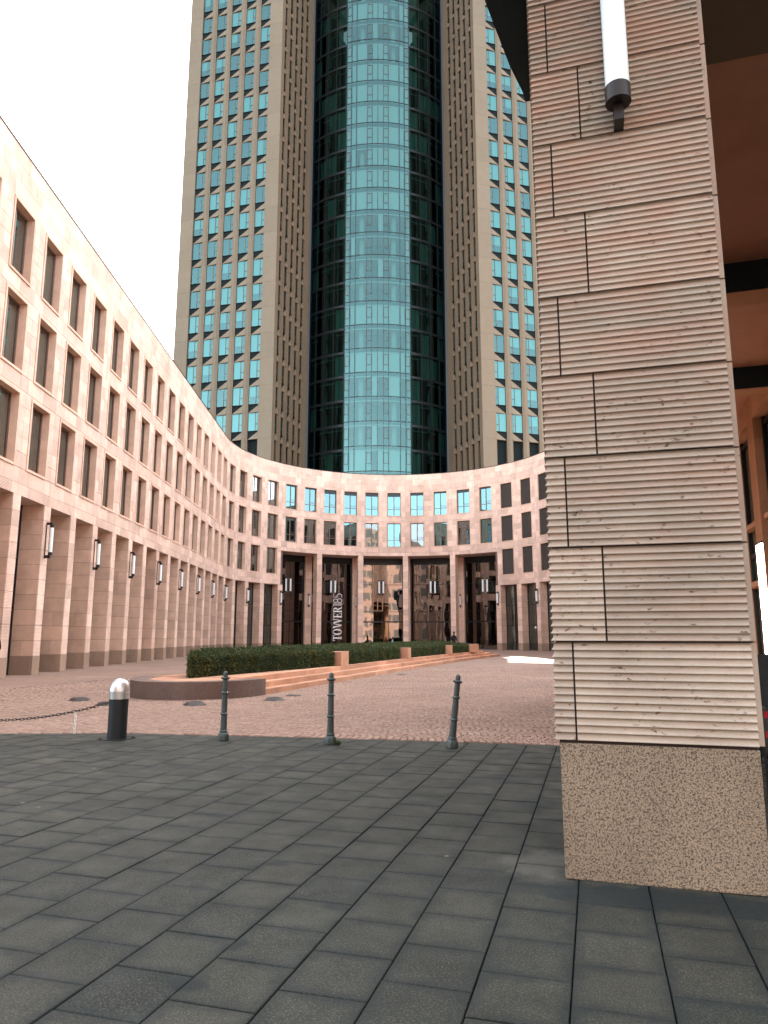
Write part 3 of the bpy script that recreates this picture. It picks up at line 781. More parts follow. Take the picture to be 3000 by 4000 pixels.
# slabs
SP = .4325; SQ = .4345
def slab(mb, x0, x1, ya, yb, yc, yd, z):
    i = .004
    mb.add([(x0, ya, -.018), (x1, yb, -.018), (x1, yc, -.018), (x0, yd, -.018), (x0, ya, z - .004), (x1, yb, z - .004), (x1, yc, z - .004), (x0, yd, z - .004),
            (x0 + i, ya + i, z), (x1 - i, yb + i, z), (x1 - i, yc - i, z), (x0 + i, yd - i, z)],
           [(0, 1, 5, 4), (1, 2, 6, 5), (2, 3, 7, 6), (3, 0, 4, 7), (4, 5, 9, 8), (5, 6, 10, 9), (6, 7, 11, 10), (7, 4, 8, 11), (8, 9, 10, 11)])
SL = []
for i in range(-34, 22):
    x0 = -.18 + SP * i + .004; x1 = x0 + SP - .008
    off = 3.98 if i % 2 == 0 else 3.77
    for j in range(-14, 24):
        y0 = off + SQ * j + .004; y1 = y0 + SQ - .008
        e0, e1 = edge_y(x0) - .006, edge_y(x1) - .006
        if y0 > max(e0, e1) - .06: continue
        SL.append((x0, x1, y0, y0, min(y1, e1), min(y1, e0)))
def inview(x, y, z=0, mar=.05):
    d = Vector((x, y, z - CAM_H)); w = d.dot(FW)
    if w < .3: return 0
    a = d.dot(RT) / w; b_ = d.dot(UP) / w
    if abs(a) > .536 + mar or abs(b_) > .715 + mar: return 0
    return 1 / w
full = lambda q: abs(q[4] - q[3] - (SQ - .008)) < 1e-4 and abs(q[5] - q[2] - (SQ - .008)) < 1e-4
SL.sort(key=lambda q: inview((q[0] + q[1]) / 2, (q[2] + q[4]) / 2) if full(q) else 0, reverse=True)
mb = MB(); hx = (SP - .008) / 2; hy = (SQ - .008) / 2; slab(mb, -hx, hx, -hy, -hy, hy, hy, 0); SLM = mb.mesh('paving_slab', 'slab')
for q in SL[:300]:
    o = bpy.data.objects.new('paving_slab', SLM); COL.objects.link(o); o.parent = pav
    o.location = ((q[0] + q[1]) / 2, (q[2] + q[4]) / 2, random.uniform(-.0025, .0025)); o.rotation_euler = (random.uniform(-.004, .004), random.uniform(-.004, .004), random.uniform(-.004, .004))
mb = MB()
for q in SL[300:]: mb.cr = random.random(); slab(mb, *q, random.uniform(-.0025, .0025))
mb.build('paving_slabs_beyond', 'slab', pav, kind='stuff')
# cobbles in arched rows
W = 1.55; CW = .112
pts = []
for b_ in range(-1, 19):
    yc = 10.4 + W * (b_ + .5)
    for i in range(int(-17.5 / CW), int(7 / CW)):
        for j in range(14):
            yl = -W / 2 + W * (j + .5) / 14
            pts.append((i * CW + .42 * (1 - (2 * yl / W) ** 2) + .05 * (b_ % 2), yc + yl, atan2(-.42 * 8 * yl / W ** 2, 1.0)))
pts = np.array(pts)
ey = np.array([edge_y(x) for x in pts[:, 0]])
keep = (pts[:, 1] > ey + .05) & (pts[:, 1] < CY - .03) & (pts[:, 0] > -17.2) & (pts[:, 0] < 5.5)
keep &= ~((pts[:, 0] > -12.3) & (pts[:, 0] < -8.75) & (pts[:, 1] > 18.5))
az = np.arctan2(pts[:, 0], pts[:, 1]); keep &= (az > radians(-46)) & (az < radians(16))
pts = pts[keep]
d2 = np.hypot(pts[:, 0], pts[:, 1]); vis = (az[keep] < radians(-3.3)) & (az[keep] > radians(-43))
order = np.argsort(np.where(vis, d2, 1e9))
near = pts[order[:300]]; rest = pts[order[300:]]
cm_ = MB(); a = .0505; ay = .0535; t = .0435; ty = .0505
cm_.add([(-a, -ay, -.014), (a, -ay, -.014), (a, ay, -.014), (-a, ay, -.014), (-t, -ty, .006), (t, -ty, .006), (t, ty, .006), (-t, ty, .006)], [(0, 1, 5, 4), (1, 2, 6, 5), (2, 3, 7, 6), (3, 0, 4, 7), (4, 5, 6, 7)])
CM = cm_.mesh('cobble', 'cobble')
for x, y, r in near:
    o = bpy.data.objects.new('cobble', CM); COL.objects.link(o); o.parent = plz; o.location = (x, y, random.uniform(-.004, .003)); o.rotation_euler = (random.uniform(-.04, .04), random.uniform(-.04, .04), r * .0 + random.uniform(-.08, .08) - atan2(.42 * 8 * 0, 1))
N = len(rest); base = np.array(cm_.v)
sc_ = rng.uniform(.93, 1.04, (N, 1, 2)); V = np.repeat(base[None], N, 0).copy(); V[:, :, :2] *= sc_
sh = np.tan(rest[:, 2]) * 0
ca, sa = np.cos(rng.uniform(-.1, .1, N)), np.sin(rng.uniform(-.1, .1, N))
X = V[:, :, 0] * ca[:, None] - V[:, :, 1] * sa[:, None]; Y = V[:, :, 0] * sa[:, None] + V[:, :, 1] * ca[:, None]
V[:, :, 0] = X + rest[:, 0:1] + rng.normal(0, .003, (N, 1)); V[:, :, 1] = Y + rest[:, 1:2] + rng.normal(0, .003, (N, 1)); V[:, 4:, 2] += rng.uniform(-.005, .004, (N, 1))
def big_mesh(name, V, faces_per, mat, rv_):
    n = V.shape[0]; nv = V.shape[1]; fpn = len(faces_per)
    me = bpy.data.meshes.new(name)
    F = (np.array(faces_per)[None] + (np.arange(n) * nv)[:, None, None]).reshape(-1)
    me.vertices.add(n * nv); me.vertices.foreach_set('co', V.reshape(-1).astype(np.float32))
    k = len(faces_per[0]); me.loops.add(len(F)); me.loops.foreach_set('vertex_index', F.astype(np.int32))
    me.polygons.add(n * fpn); me.polygons.foreach_set('loop_start', (np.arange(n * fpn) * k).astype(np.int32))
    at = me.attributes.new('rnd', 'FLOAT', 'FACE'); at.data.foreach_set('value', np.repeat(rv_, fpn).astype(np.float32))
    me.materials.append(M[mat]); me.update(calc_edges=True); me.validate(); return me
o = bpy.data.objects.new('cobbles_beyond', big_mesh('cobbles_beyond', V, cm_.f, 'cobble', rng.random(N))); COL.objects.link(o); o.parent = plz; o['kind'] = 'stuff'

# ------------------------------------------------------------------ steps, planter, hedges
def sx(y):
    P = [(16, -8.72), (18.2, -8.7), (23, -8.6), (32.4, -8.46), (44.7, -8.12), (52, -7.65), (57.5, -7.2)]
    for (a, b_), (c, d) in zip(P[:-1], P[1:]):
        if a <= y <= c: return b_ + (d - b_) * (y - a) / (c - a)
    return P[-1][1]
st = thing('stone_steps', 'three long pink granite steps beside the clipped hedges', 'steps', (-9, 36, 0))
TR = .34
for i in range(3):
    ys = 18.25; k = 0; ye = 57.2 - i * 1.2
    while ys < ye - .2:
        y1 = min(ys + (1.5 if k else (.9 + .4 * i)), ye); mb = MB(); mb.cr = random.random(); gp = .004
        xa0, xa1 = sx(ys + gp) - TR * i, sx(y1 - gp) - TR * i
        mb.prism([(xa0, ys + gp), (xa1, y1 - gp), (xa1 - TR - .1, y1 - gp), (xa0 - TR - .1, ys + gp)], .15 * i if i else -.01, .15 * (i + 1)); mb.build('step_block', 'step_stone', st); ys = y1; k += 1
    mb = MB(); mb.box((-12.2, ye - .4, .15 * i - (.01 if not i else 0)), (sx(ye) - TR * i - TR - .1, ye, .15 * (i + 1))); mb.build('step_block', 'step_stone', st)
mb = MB(); mb.prism([(-9.8, 18.3), (-8.6, 54.4), (-12.2, 54.4), (-12.2, 18.3)], -.01, .438); mb.build('platform', 'step_stone', st)
wl_ = thing('planter_wall', 'low rounded brown granite wall at the near end of the hedges', 'wall', (-10.5, 17, 0))
def nose(a, r): return (-10.53 + (1.87 + r) * cos(a), 18.3 + (2.15 + r) * sin(a))
cuts = [0, -.55, -1.1, -1.62, -2.5, -pi]
cuts = [0, -2.55, -3.0, -pi]
for a0, a1 in zip(cuts[:-1], cuts[1:]):
    n = max(2, int(abs(a1 - a0) / .09)); mb = MB(); mb.cr = random.random()
    for i in range(n):
        p, q = a0 + (a1 - a0) * i / n, a0 + (a1 - a0) * (i + 1) / n
        if i == 0: p += (-.004)
        if i == n - 1: q += .004
        A_, B_, C_, D_ = nose(p, 0), nose(q, 0), nose(q, -.5), nose(p, -.5)
        mb.hexa([(*A_, -.01), (*D_, -.01), (*C_, -.01), (*B_, -.01), (*A_, .44), (*D_, .44), (*C_, .44), (*B_, .44)])
    mb.build('wall_stone', 'granite_wall', wl_)
mb = MB(); mb.prism([nose(-i * pi / 16, -.5) for i in range(17)][::-1], -.01, .43); mb.build('planter_top', 'step_stone', wl_)
def hedge(name, label, poly, z0, z1, n, group, seed, slope=0.0):
    """poly: four plan corners (front-left, front-right, back-right, back-left)"""
    r = np.random.default_rng(seed); cx = sum(p[0] for p in poly) / 4; cy = sum(p[1] for p in poly) / 4
    h = thing(name, label, 'hedge', (cx, cy, z0), group)
    P = [np.array(p, float) for p in poly]
    core = [tuple(p + (np.array([cx, cy]) - p) * min(.45, .09 / np.linalg.norm(np.array([cx, cy]) - p) * 1.3)) for p in P]
    mb = MB(); vs = [(*c, z0) for c in core] + [(*c, z1 - .07 + (slope if i > 1 else 0)) for i, c in enumerate(core)]
    mb.add(vs, [(3, 2, 1, 0), (4, 5, 6, 7), (0, 1, 5, 4), (1, 2, 6, 5), (2, 3, 7, 6), (3, 0, 4, 7)]); mb.build('twig_core', 'hedge_core', h)
    # leaves on a shell
    u = r.random(n); v = r.random(n); face = r.random(n); C = np.zeros((n, 3))
    l01 = np.linalg.norm(P[1] - P[0]); l03 = np.linalg.norm(P[3] - P[0]); ht = z1 - z0
    wts = np.array([l01 * ht, l01 * l03, l03 * ht, l03 * ht, l01 * ht * .4]); wts /= wts.sum(); f = r.choice(5, n, p=wts)
    for k in range(5):
        m = f == k; uu, vv = u[m][:, None], v[m]
        top = z1 - z0
        if k == 0: xy = P[0] + (P[1] - P[0]) * uu; z = vv * top
        elif k == 1: xy = (P[0] * (1 - vv[:, None]) + P[3] * vv[:, None]) * (1 - uu) + (P[1] * (1 - vv[:, None]) + P[2] * vv[:, None]) * uu; z = top + slope * vv
        elif k == 2: xy = P[0] + (P[3] - P[0]) * uu; z = vv * (top + slope * uu[:, 0])
        elif k == 3: xy = P[1] + (P[2] - P[1]) * uu; z = vv * (top + slope * uu[:, 0])
        else: xy = P[3] + (P[2] - P[3]) * uu; z = vv * (top + slope)
        C[m, :2] = xy; C[m, 2] = z + z0
    C += np.sin(C[:, [1, 0, 1]] * np.array([5.1, 4.3, 6.7]) + seed) * .022
    C += r.normal(0, .028, (n, 3)); tall_ = r.random(n) < .05; C[tall_, 2] += r.uniform(.02, .09, tall_.sum()); C[:, 2] = np.maximum(C[:, 2], z0 + .01)
    ln = r.uniform(.018, .034, (n, 1)); d = r.normal(0, 1, (n, 3)); d[:, 2] += .5; d /= np.linalg.norm(d, axis=1)[:, None]
    e = np.cross(d, r.normal(0, 1, (n, 3))); e /= np.linalg.norm(e, axis=1)[:, None]
    V = np.stack([C - d * ln, C + e * ln * .5, C + d * ln, C - e * ln * .5], 1)
    me = big_mesh('foliage', V - np.array([cx, cy, z0]), [(0, 1, 2, 3)], 'leaf', r.random(n)); o = bpy.data.objects.new('foliage', me); COL.objects.link(o); o.parent = h; o['kind'] = 'stuff'
    return h
HX = lambda y, d: (sx(y) - d, y)
G = 'clipped hedges along the steps'
hedge('hedge', 'nearest clipped dark green hedge, behind the rounded granite wall', [(-10.75, 17.85), HX(26.0, .98), HX(26.0, 2.1), (-11.55, 19.25)], .44, 1.0, 52000, G, 1, .12)
hedge('hedge', 'clipped hedge between the first and second granite blocks', [HX(27.1, .98), HX(35.1, .95), HX(35.1, 2.1), HX(27.1, 2.1)], .44, 1.0, 34000, G, 2, .1)
hedge('hedge', 'clipped hedge between the second and third granite blocks', [HX(36, .95), HX(44.5, .85), HX(44.5, 2.1), HX(36, 2.1)], .44, .99, 26000, G, 3, .1)
hedge('hedge', 'short farthest clipped hedge before the last granite block', [HX(45.4, .8), HX(50.5, .75), HX(50.5, 2.1), HX(45.4, 2.1)], .44, .98, 15000, G, 4, .1)
hedge('hedge', 'long taller hedge running behind the other hedges', [HX(18.9, 2.35), HX(51.5, 2.2), HX(51.5, 3.5), (-12.1, 20.6)], .44, 1.10, 60000, G, 5, .05)
for i, (y0, y1, d0, lb) in enumerate(((26.12, 27.0, .72, 'nearest'), (35.25, 35.9, .62, 'second'), (44.65, 45.3, .55, 'third'), (50.6, 51.9, .3, 'farthest'))):
    b_ = thing('granite_block', '%s pink granite block between the hedges along the steps' % lb, 'block', (sx(y0) - d0 - .4, (y0 + y1) / 2, .44), 'granite blocks between hedges')
    mb = MB(); x1 = sx(y0) - d0; mb.box((x1 - .85, y0, .445), (x1, y1, .98)); mb.cr = random.random()
    o = mb.build('stone_body', 'step_stone', b_); bv = o.modifiers.new('bevel', 'BEVEL'); bv.width = .012; bv.segments = 2

# ------------------------------------------------------------------ near portal building with the big ribbed pillar
pb = thing('portal_building', 'ribbed travertine corner pillar and covered passage of near building', 'building', (.35, 6, 0))
FY = 5.245; LX = -.30; RX = .975; PBK = 6.68
mb = MB(); mb.box((LX + .03, FY + .03, .0), (RX - .002, PBK, 7.0)); pc = mb.build('pillar', 'joint_dark', pb)
mb = MB(); mb.box((-.268, FY + .012, 0), (RX + .003, PBK, .872)); o = mb.build('plinth', 'granite', pc); bv = o.modifiers.new('bevel', 'BEVEL'); bv.width = .006; bv.segments = 2
prof = [(0, 0), (.10, 0), (.17, .004), (.28, .0082), (.42, .0118), (.60, .0148), (.76, .0155), (.88, .0125), (.96, .006)]
def ribbed(x0, x1, left, z0, z1, nr):
    mb = MB(); mb.cr = random.random(); p = (z1 - z0) / nr; rings = []
    for i in range(nr):
        for t_, d in prof: rings.append((z0 + p * (i + t_), d))
    rings.append((z1, 0)); vs = []
    for z, d in rings:
        if left: vs += [(LX + d, PBK - .01, z), (LX + d, FY + d, z), (x1, FY + d, z), (x1, FY + .034, z), (LX + .034, FY + .034, z), (LX + .034, PBK - .01, z)]
        else: vs += [(x0, FY + .034, z), (x0, FY + d, z), (x1, FY + d, z), (x1, FY + .034, z)]
    k = 6 if left else 4; fs = []
    for r in range(len(rings) - 1):
        for c in range(k): fs.append((r * k + c, r * k + (c + 1) % k, (r + 1) * k + (c + 1) % k, (r + 1) * k + c))
    fs.append(tuple(range(k))[::-1]); fs.append(tuple((len(rings) - 1) * k + c for c in range(k)))
    mb.add(vs, fs); return mb
CZ = [.888, 1.555, 2.218, 2.88, 3.50, 4.13, 4.79, 5.42, 6.06, 6.70, 7.0]
for i, (z0, z1) in enumerate(zip(CZ[:-1], CZ[1:])):
    jx = -.155 if i % 2 == 0 else .075; g_ = .0065
    nr = max(4, round((z1 - z0) / .0507))
    ribbed(LX, jx - g_, True, z0 + g_, z1 - g_, nr).build('ribbed_block', 'stone_pillar', pc)
    if z0 < 5.0 or z0 > 5.43: ribbed(jx + g_, RX, False, z0 + g_, z1 - g_, nr).build('ribbed_block', 'stone_pillar', pc)
    else:
        ribbed(jx + g_, RX, False, z0 + g_, z1 - g_, nr).build('ribbed_block', 'stone_pillar', pc)
    mb = MB(); mb.cr = random.random(); mb.box((RX - .003, FY + .045, z0 + g_), (RX + .04, PBK - .01, z1 - g_)); mb.build('edge_slab', 'stone_pillar', pc)
# storeys above: soffit with the curved corner
up_ = [(-.67, 5.2), (-.655, 5.4), (-.61, 5.69), (-.53, 6.18), (-.445, 6.55), (-.43, 6.69)]
poly = up_ + [(1.02, 6.69), (1.02, 5.1), (-.66, 5.1)]
mb = MB(); mb.prism(poly[::-1], 7.0, 12.0); mb.build('lintel', 'soffit', pb)  # stone set near-black: shade on the underside put into the colour
mb = MB(); mb.box((-.2, 6.75, 8.3), (9.5, 26, 20)); mb.build('upper_wall', 'stone_rib', pb)
mb = MB(); mb.box((1.06, 5.2, 8.3), (9.5, 6.74, 20)); mb.build('upper_wall', 'stone_rib', pb)
# passage
ZB = 7.0; ZC = 7.5; WX = 4.05
for i, (ya, yb) in enumerate(((5.3, 6.69), (11.82, 12.33), (16.85, 17.34), (21.9, 22.4))):
    mb = MB(); mb.box((1.03 if i == 0 else -.2, ya, ZB), (WX + 1.2, yb, 8.29)); mb.build('ceiling_beam', 'tower_stone_shaded' if i == 0 else 'soffit', pb)
    if i: mb = MB(); mb.box((-.2, ya + .003, ZB - .02), (WX - .08, yb + .003, ZB - .002)); mb.build('beam_soffit', 'passage_stone', pb)
mb = MB(); mb.box((-.2, 6.70, ZC), (WX, 26, ZC + .2)); mb.build('ceiling', 'plaster_orange', pb)
for ya in (11.5, 16.6, 21.6):
    mb = MB(); mb.box((-.29, ya, 0), (.97, ya + 1.0, ZB)); mb.build('passage_pillar', 'passage_stone', pb)
mb = MB(); mb.box((1.05, 12.4, -.016), (WX + .14, 40, .006)); mb.build('bounce_floor', 'step_stone', pb)  # pale floor added to bounce light up to the ceiling
mb = MB(); mb.box((-.15, 6.69, 2.9), (.2, 11.49, ZC - .004)); mb.build('shade_wall', 'passage_stone', pb)  # added unseen wall, keeps light off the first ceiling bay
# right wall: piers, architrave, windows
piers = [(6.9, 7.6), (10.9, 11.6), (13.7, 14.4), (16.4, 17.25), (19.07, 19.78), (21.75, 22.45), (24.4, 25.1)]
for i, (ya, yb) in enumerate(piers):
    z = 0
    while z < 6.9:
        z1 = min(z + .8, 6.92); mb = MB(); mb.cr = random.random(); mb.box((WX - .05, ya, z + .004), (WX + .5, yb, z1 - .004)); mb.build('pier_block', 'passage_stone', pb); z = z1
ya = 6.9
while ya < 25:
    mb = MB(); mb.cr = random.random(); mb.box((WX - .06, ya + .004, 6.93), (WX + .5, ya + 1.5, ZC - .004)); mb.build('architrave_block', 'passage_stone', pb); ya += 1.508
for (a, b_), (c, d) in zip(piers[:-1], piers[1:]):
    ys, ye = b_, c
    mb = MB()
    for y in (ys, (ys + ye) / 2 - .05, ye - .1): mb.box((WX + .15, y, 0), (WX + .27, y + .1, 6.92))
    for z in (2.85, 3.65, 4.4, 6.7): mb.box((WX + .16, ys + .1, z), (WX + .26, ye - .1, z + .12))
    fr = mb.build('shop_window_frame', 'frame_dark', pb)
    mb = MB(); mb.box((WX + .02, ys + .02, 4.38), (WX + .3, ye - .02, 4.5)); mb.box((WX + .0, ys + .02, 2.84), (WX + .3, ye - .02, 2.98)); mb.build('sill', 'passage_stone', fr)
    mb = MB(); mb.quad((WX + .2, ys, .0), (WX + .2, ye, .0), (WX + .2, ye, 6.9), (WX + .2, ys, 6.9)); mb.build('pane', 'glass_court', fr)
mb = MB(); mb.box((WX + .5, 6.8, 0), (WX + 5, 25, .01)); mb.box((WX + 5, 6.8, 0), (WX + 5.1, 25, 8.2)); mb.build('shop_interior', 'interior', pb)
# ------------------------------------------------------------------ lamps
def tube_lamp(name, label, loc, rz, L=1.25, r=.075, off=.24, group=None, glow=False):
    """local: wall at y=0, lamp towards +y, z from 0"""
    t_ = thing(name, label, 'lamp', loc, group); t_.rotation_euler = (0, 0, rz); ORG[t_.name] = Vector((0, 0, 0))
    mb = MB(); mb.lathe([(r, .1), (r, L - .1)], 20, None, 0, off); mb.build('tube', 'lamp_glow' if glow else 'lamp_white', t_, True)
    for z0, z1 in ((-.03, .1), (L - .1, L + .03)): mb = MB(); mb.lathe([(r * .72, z0), (r + .006, z0), (r + .006, z1), (r * .8, z1)], 20, None, 0, off); mb.build('end_cap', 'bronze', t_, True)
    mb = MB()
    for z0 in (-.16, L + .02): mb.box((-.035, .012, z0), (.035, off, z0 + .13) if z0 < 0 else (.035, off, z0 + .1))
    mb.box((-.035, .001, -.16), (.035, .02, L + .12)); mb.build('bracket', 'bronze', t_)
    mb = MB(); mb.lathe([(.0, -.028), (r * .6, -.028), (r * .6, -.02)], 14, None, 0, off); mb.build('lens', 'frame_taupe', t_)
    return t_
words = ['leftmost', 'second', 'third', 'fourth', 'fifth', 'sixth', 'seventh', 'eighth', 'ninth', 'tenth', 'eleventh', 'twelfth', 'thirteenth']
lampS = [e for e, top in pillars if e < CS + .1]
p2 = min(range(len(lampS)), key=lambda i: abs(lampS[i] - 30.66))
k = 0
for i in range(p2, len(lampS), 2):
    p, t_, n = frame(lampS[i]); tube_lamp('wall_lamp', 'white tube wall lamp, %s from the left along the curved arcade' % words[k], (p.x + n.x * .002, p.y + n.y * .002, 4.98), atan2(-n.x, n.y), group='tube lamps on arcade pillars'); k += 1
rs_ = [e for e, top in pillars if e > CE - .1]
for i in (0, 2):
    p, t_, n = frame(rs_[i]); tube_lamp('wall_lamp', 'white tube wall lamp %s right of the tall lobby openings' % ('just', '', 'two pillars')[i], (p.x + n.x * .002, p.y + n.y * .002, 4.98), atan2(-n.x, n.y), group='tube lamps on arcade pillars')
for k in (2, 4, 6, 8):
    p, t_, n = frame(cedge[k]); v = GV + .386
    tube_lamp('wall_lamp', 'slim tube lamp on the %s recessed pilaster of the lobby portico' % {2: 'first', 4: 'second', 6: 'third', 8: 'fourth'}[k], (p.x + n.x * v, p.y + n.y * v, 5.0), atan2(-n.x, n.y), group='lamps on portico pilasters')
tube_lamp('wall_lamp', 'large white tube lamp high on the near ribbed pillar', (.356, FY - .001, 5.575), pi, 1.32, .088, .15)
for k in range(5):
    p, t_, n = frame(cedge[2 * k + 1]); c = p - n * 2.3
    pd = thing('pendant_lamp', 'cluster of white tubes hanging in the %s tall lobby opening from the left' % words[k].replace('leftmost', 'first'), 'lamp', (c.x, c.y, 6.4), 'pendant lamps in the portico')
    for i in range(4):
        a = i * pi / 2 + pi / 4 + atan2(c.y, c.x); mb = MB(); x, y = c.x + .36 * cos(a), c.y + .36 * sin(a)
        mb.lathe([(.1, 6.55), (.1, 7.95)], 14, None, x, y); mb.build('tube', 'lamp_white', pd, True)
        for z in (6.4, 7.95): mb = MB(); mb.lathe([(.108, z), (.108, z + .15)], 14, None, x, y); mb.build('end_cap', 'bronze', pd, True)
    mb = MB()
    for z in (6.45, 7.98): mb.box((c.x - .3, c.y - .04, z), (c.x + .3, c.y + .04, z + .06)); mb.box((c.x - .04, c.y - .3, z + .002), (c.x + .04, c.y + .3, z + .058))
    mb.build('cross_arm', 'brass', pd)
    mb = MB(); mb.tube([(c.x - .12, c.y, 8.0), (c.x - .12, c.y, DT - .004)], .012, 6); mb.tube([(c.x + .12, c.y, 8.0), (c.x + .12, c.y, DT - .004)], .012, 6); mb.build('hanging_rod', 'bronze', pd)
# ------------------------------------------------------------------ sign TOWER 185
def sign():
    from mathutils import geometry
    # serif capitals drawn in a 0..1 high cell, thick stems and thin serifs; lists of polygons
    def bar(x0, y0, x1, y1): return [(x0, y0), (x1, y0), (x1, y1), (x0, y1)]
    def ring(cx, cy, rx, ry, ix, iy, n=28): return [[(cx + rx * cos(a), cy + ry * sin(a)), (cx + rx * cos(b_), cy + ry * sin(b_)), (cx + ix * cos(b_), cy + iy * sin(b_)), (cx + ix * cos(a), cy + iy * sin(a))] for a, b_ in ((2 * pi * i / n, 2 * pi * (i + 1) / n) for i in range(n))]
    def arc(cx, cy, rx, ry, ix, iy, a0, a1, n=12): return [[(cx + rx * cos(a), cy + ry * sin(a)), (cx + rx * cos(b_), cy + ry * sin(b_)), (cx + ix * cos(b_), cy + iy * sin(b_)), (cx + ix * cos(a), cy + iy * sin(a))] for a, b_ in ((a0 + (a1 - a0) * i / n, a0 + (a1 - a0) * (i + 1) / n) for i in range(n))]
    L = {}
    L['T'] = ([bar(.27, .04, .45, .94), bar(.15, 0, .57, .04), bar(.0, .93, .72, 1.0), [(0, .74), (.05, .74), (.08, .93), (0, .93)], [(.67, .74), (.72, .74), (.72, .93), (.64, .93)]], .76)
    L['O'] = (ring(.40, .5, .40, .52, .21, .47), .86)
    L['W'] = ([[(.05, .96), (.25, .96), (.47, .0), (.37, .0)], [(.38, 0), (.47, 0), (.68, .96), (.59, .96)], [(.66, .96), (.86, .96), (1.07, 0), (.97, 0)], [(.98, 0), (1.07, 0), (1.27, .96), (1.18, .96)], bar(0, .96, .32, 1), bar(1.1, .96, 1.34, 1)], 1.38)
    L['E'] = ([bar(.09, .0, .27, 1), bar(0, 0, .1, .04), bar(0, .96, .1, 1), bar(.27, .0, .62, .06), bar(.27, .94, .60, 1), bar(.27, .48, .47, .54), bar(.45, .38, .49, .64), [(.58, .06), (.62, .06), (.66, .27), (.62, .27)], [(.56, .94), (.60, .94), (.62, .75), (.58, .75)]], .70)
    L['R'] = ([bar(.09, .04, .27, .96), bar(0, 0, .36, .04), bar(0, .96, .4, 1.0), bar(.27, .47, .4, .52)] + arc(.38, .735, .30, .265, .12, .215, -pi / 2, pi / 2) + [[(.36, .48), (.50, .48), (.74, .03), (.58, .03)], bar(.58, 0, .86, .04)], .86)
    w = .05
    L['1'] = ([bar(.12, 0, .12 + w * 1.2, 1), bar(.26, 0, .26 + w * 1.2, 1), bar(.02, .94, .14, 1)], .40)
    L['8'] = (ring(.27, .74, .25, .26, .19, .20) + ring(.27, .26, .27, .28, .21, .22), .60)
    L['5'] = ([bar(.08, .94, .5, 1.0), bar(.08, .55, .14, .96), bar(.08, .54, .3, .6)] + arc(.28, .30, .24, .30, .18, .24, -pi / 2, pi / 2) + [bar(.06, 0, .3, .06)], .56)
    return L
LT = sign()
def px_dir(px, py): return FW + RT * ((px - 1500) / 2800) - UP * ((py - 2000) / 2800)
def on_glass(px, py, v):
    d = px_dir(px, py); o_ = Vector((0, 0, CAM_H)); R_ = RC - v; dx, dy = d.x, d.y; ox, oy = -CC.x, -CC.y
    A_ = dx * dx + dy * dy; B_ = 2 * (dx * ox + dy * oy); C_ = ox * ox + oy * oy - R_ * R_; t_ = (-B_ + sqrt(B_ * B_ - 4 * A_ * C_)) / (2 * A_); return o_ + d * t_
pg = on_glass(1316, 2420, GV + .03); ang_ = atan2(pg.y - CC.y, pg.x - CC.x)
nn = Vector((-cos(ang_), -sin(ang_), 0)); tt = Vector((nn.y, -nn.x, 0))      # tt: to the right seen from the court
if tt.dot(RT) < 0: tt = -tt
sg_ = thing('sign', 'white vertical TOWER 185 lettering on the lobby glass', 'sign', (pg.x, pg.y, .9))
zc = .95; SCW = 1.0
for word, hgt, sc0 in (('TOWER', 1.05, .885), ('185', 1.08, .99)):
    for ch in word:
        polys, adv = LT[ch]; mb = MB()
        for pi_, pl in enumerate(polys):
            # reading upwards: letter x -> z, letter y -> -tt
            vs = []
            for v_ in (0.0, .03):
                for (x, y) in pl:
                    q = pg - tt * ((y - .5) * hgt) + nn * (.20 + v_ + (.002 * pi_ if v_ and len(polys) < 12 else 0)); vs.append((q.x, q.y, zc + x * sc0))
            n_ = len(pl); mb.add(vs, [tuple(range(n_)), tuple(range(2 * n_ - 1, n_ - 1, -1))] + [(i, i + n_, (i + 1) % n_ + n_, (i + 1) % n_) for i in range(n_)])
        mb.build('letter', 'letter_white', sg_); zc += adv * sc0

# ------------------------------------------------------------------ bollards, posts, chain, ground lights
def bollard(name, label, x, y, group):
    b_ = thing(name, label, 'bollard', (x, y, 0), group)
    mb = MB(); mb.lathe([(.145, .0), (.145, .62), (.13, .62)], 28, None, x, y); mb.build('shaft', 'bollard_paint', b_, True)
    mb = MB(); mb.box((x - .21, y - .19, 0.001), (x + .21, y + .19, .012))
    for sx_ in (-1, 1):
        for sy_ in (-1, 1): mb.lathe([(.016, .012), (.016, .03)], 6, None, x + sx_ * .18, y + sy_ * .16)
    mb.build('base_plate', 'bollard_paint', b_)
    mb = MB(); mb.lathe([(.156, .615), (.158, .72), (.152, .725), (.152, .73), (.158, .735), (.152, .79), (.132, .85), (.10, .895), (.055, .922), (0, .93)], 28, None, x, y); mb.build('cap', 'alu', b_, True)
    return b_
bollard('bollard', 'black cylindrical bollard with silver domed cap, chain attached', -7.25, 10.0, 'capped bollards')
bollard('bollard', 'second capped black bollard beyond the left end of the chain', -11.6, 9.3, 'capped bollards')
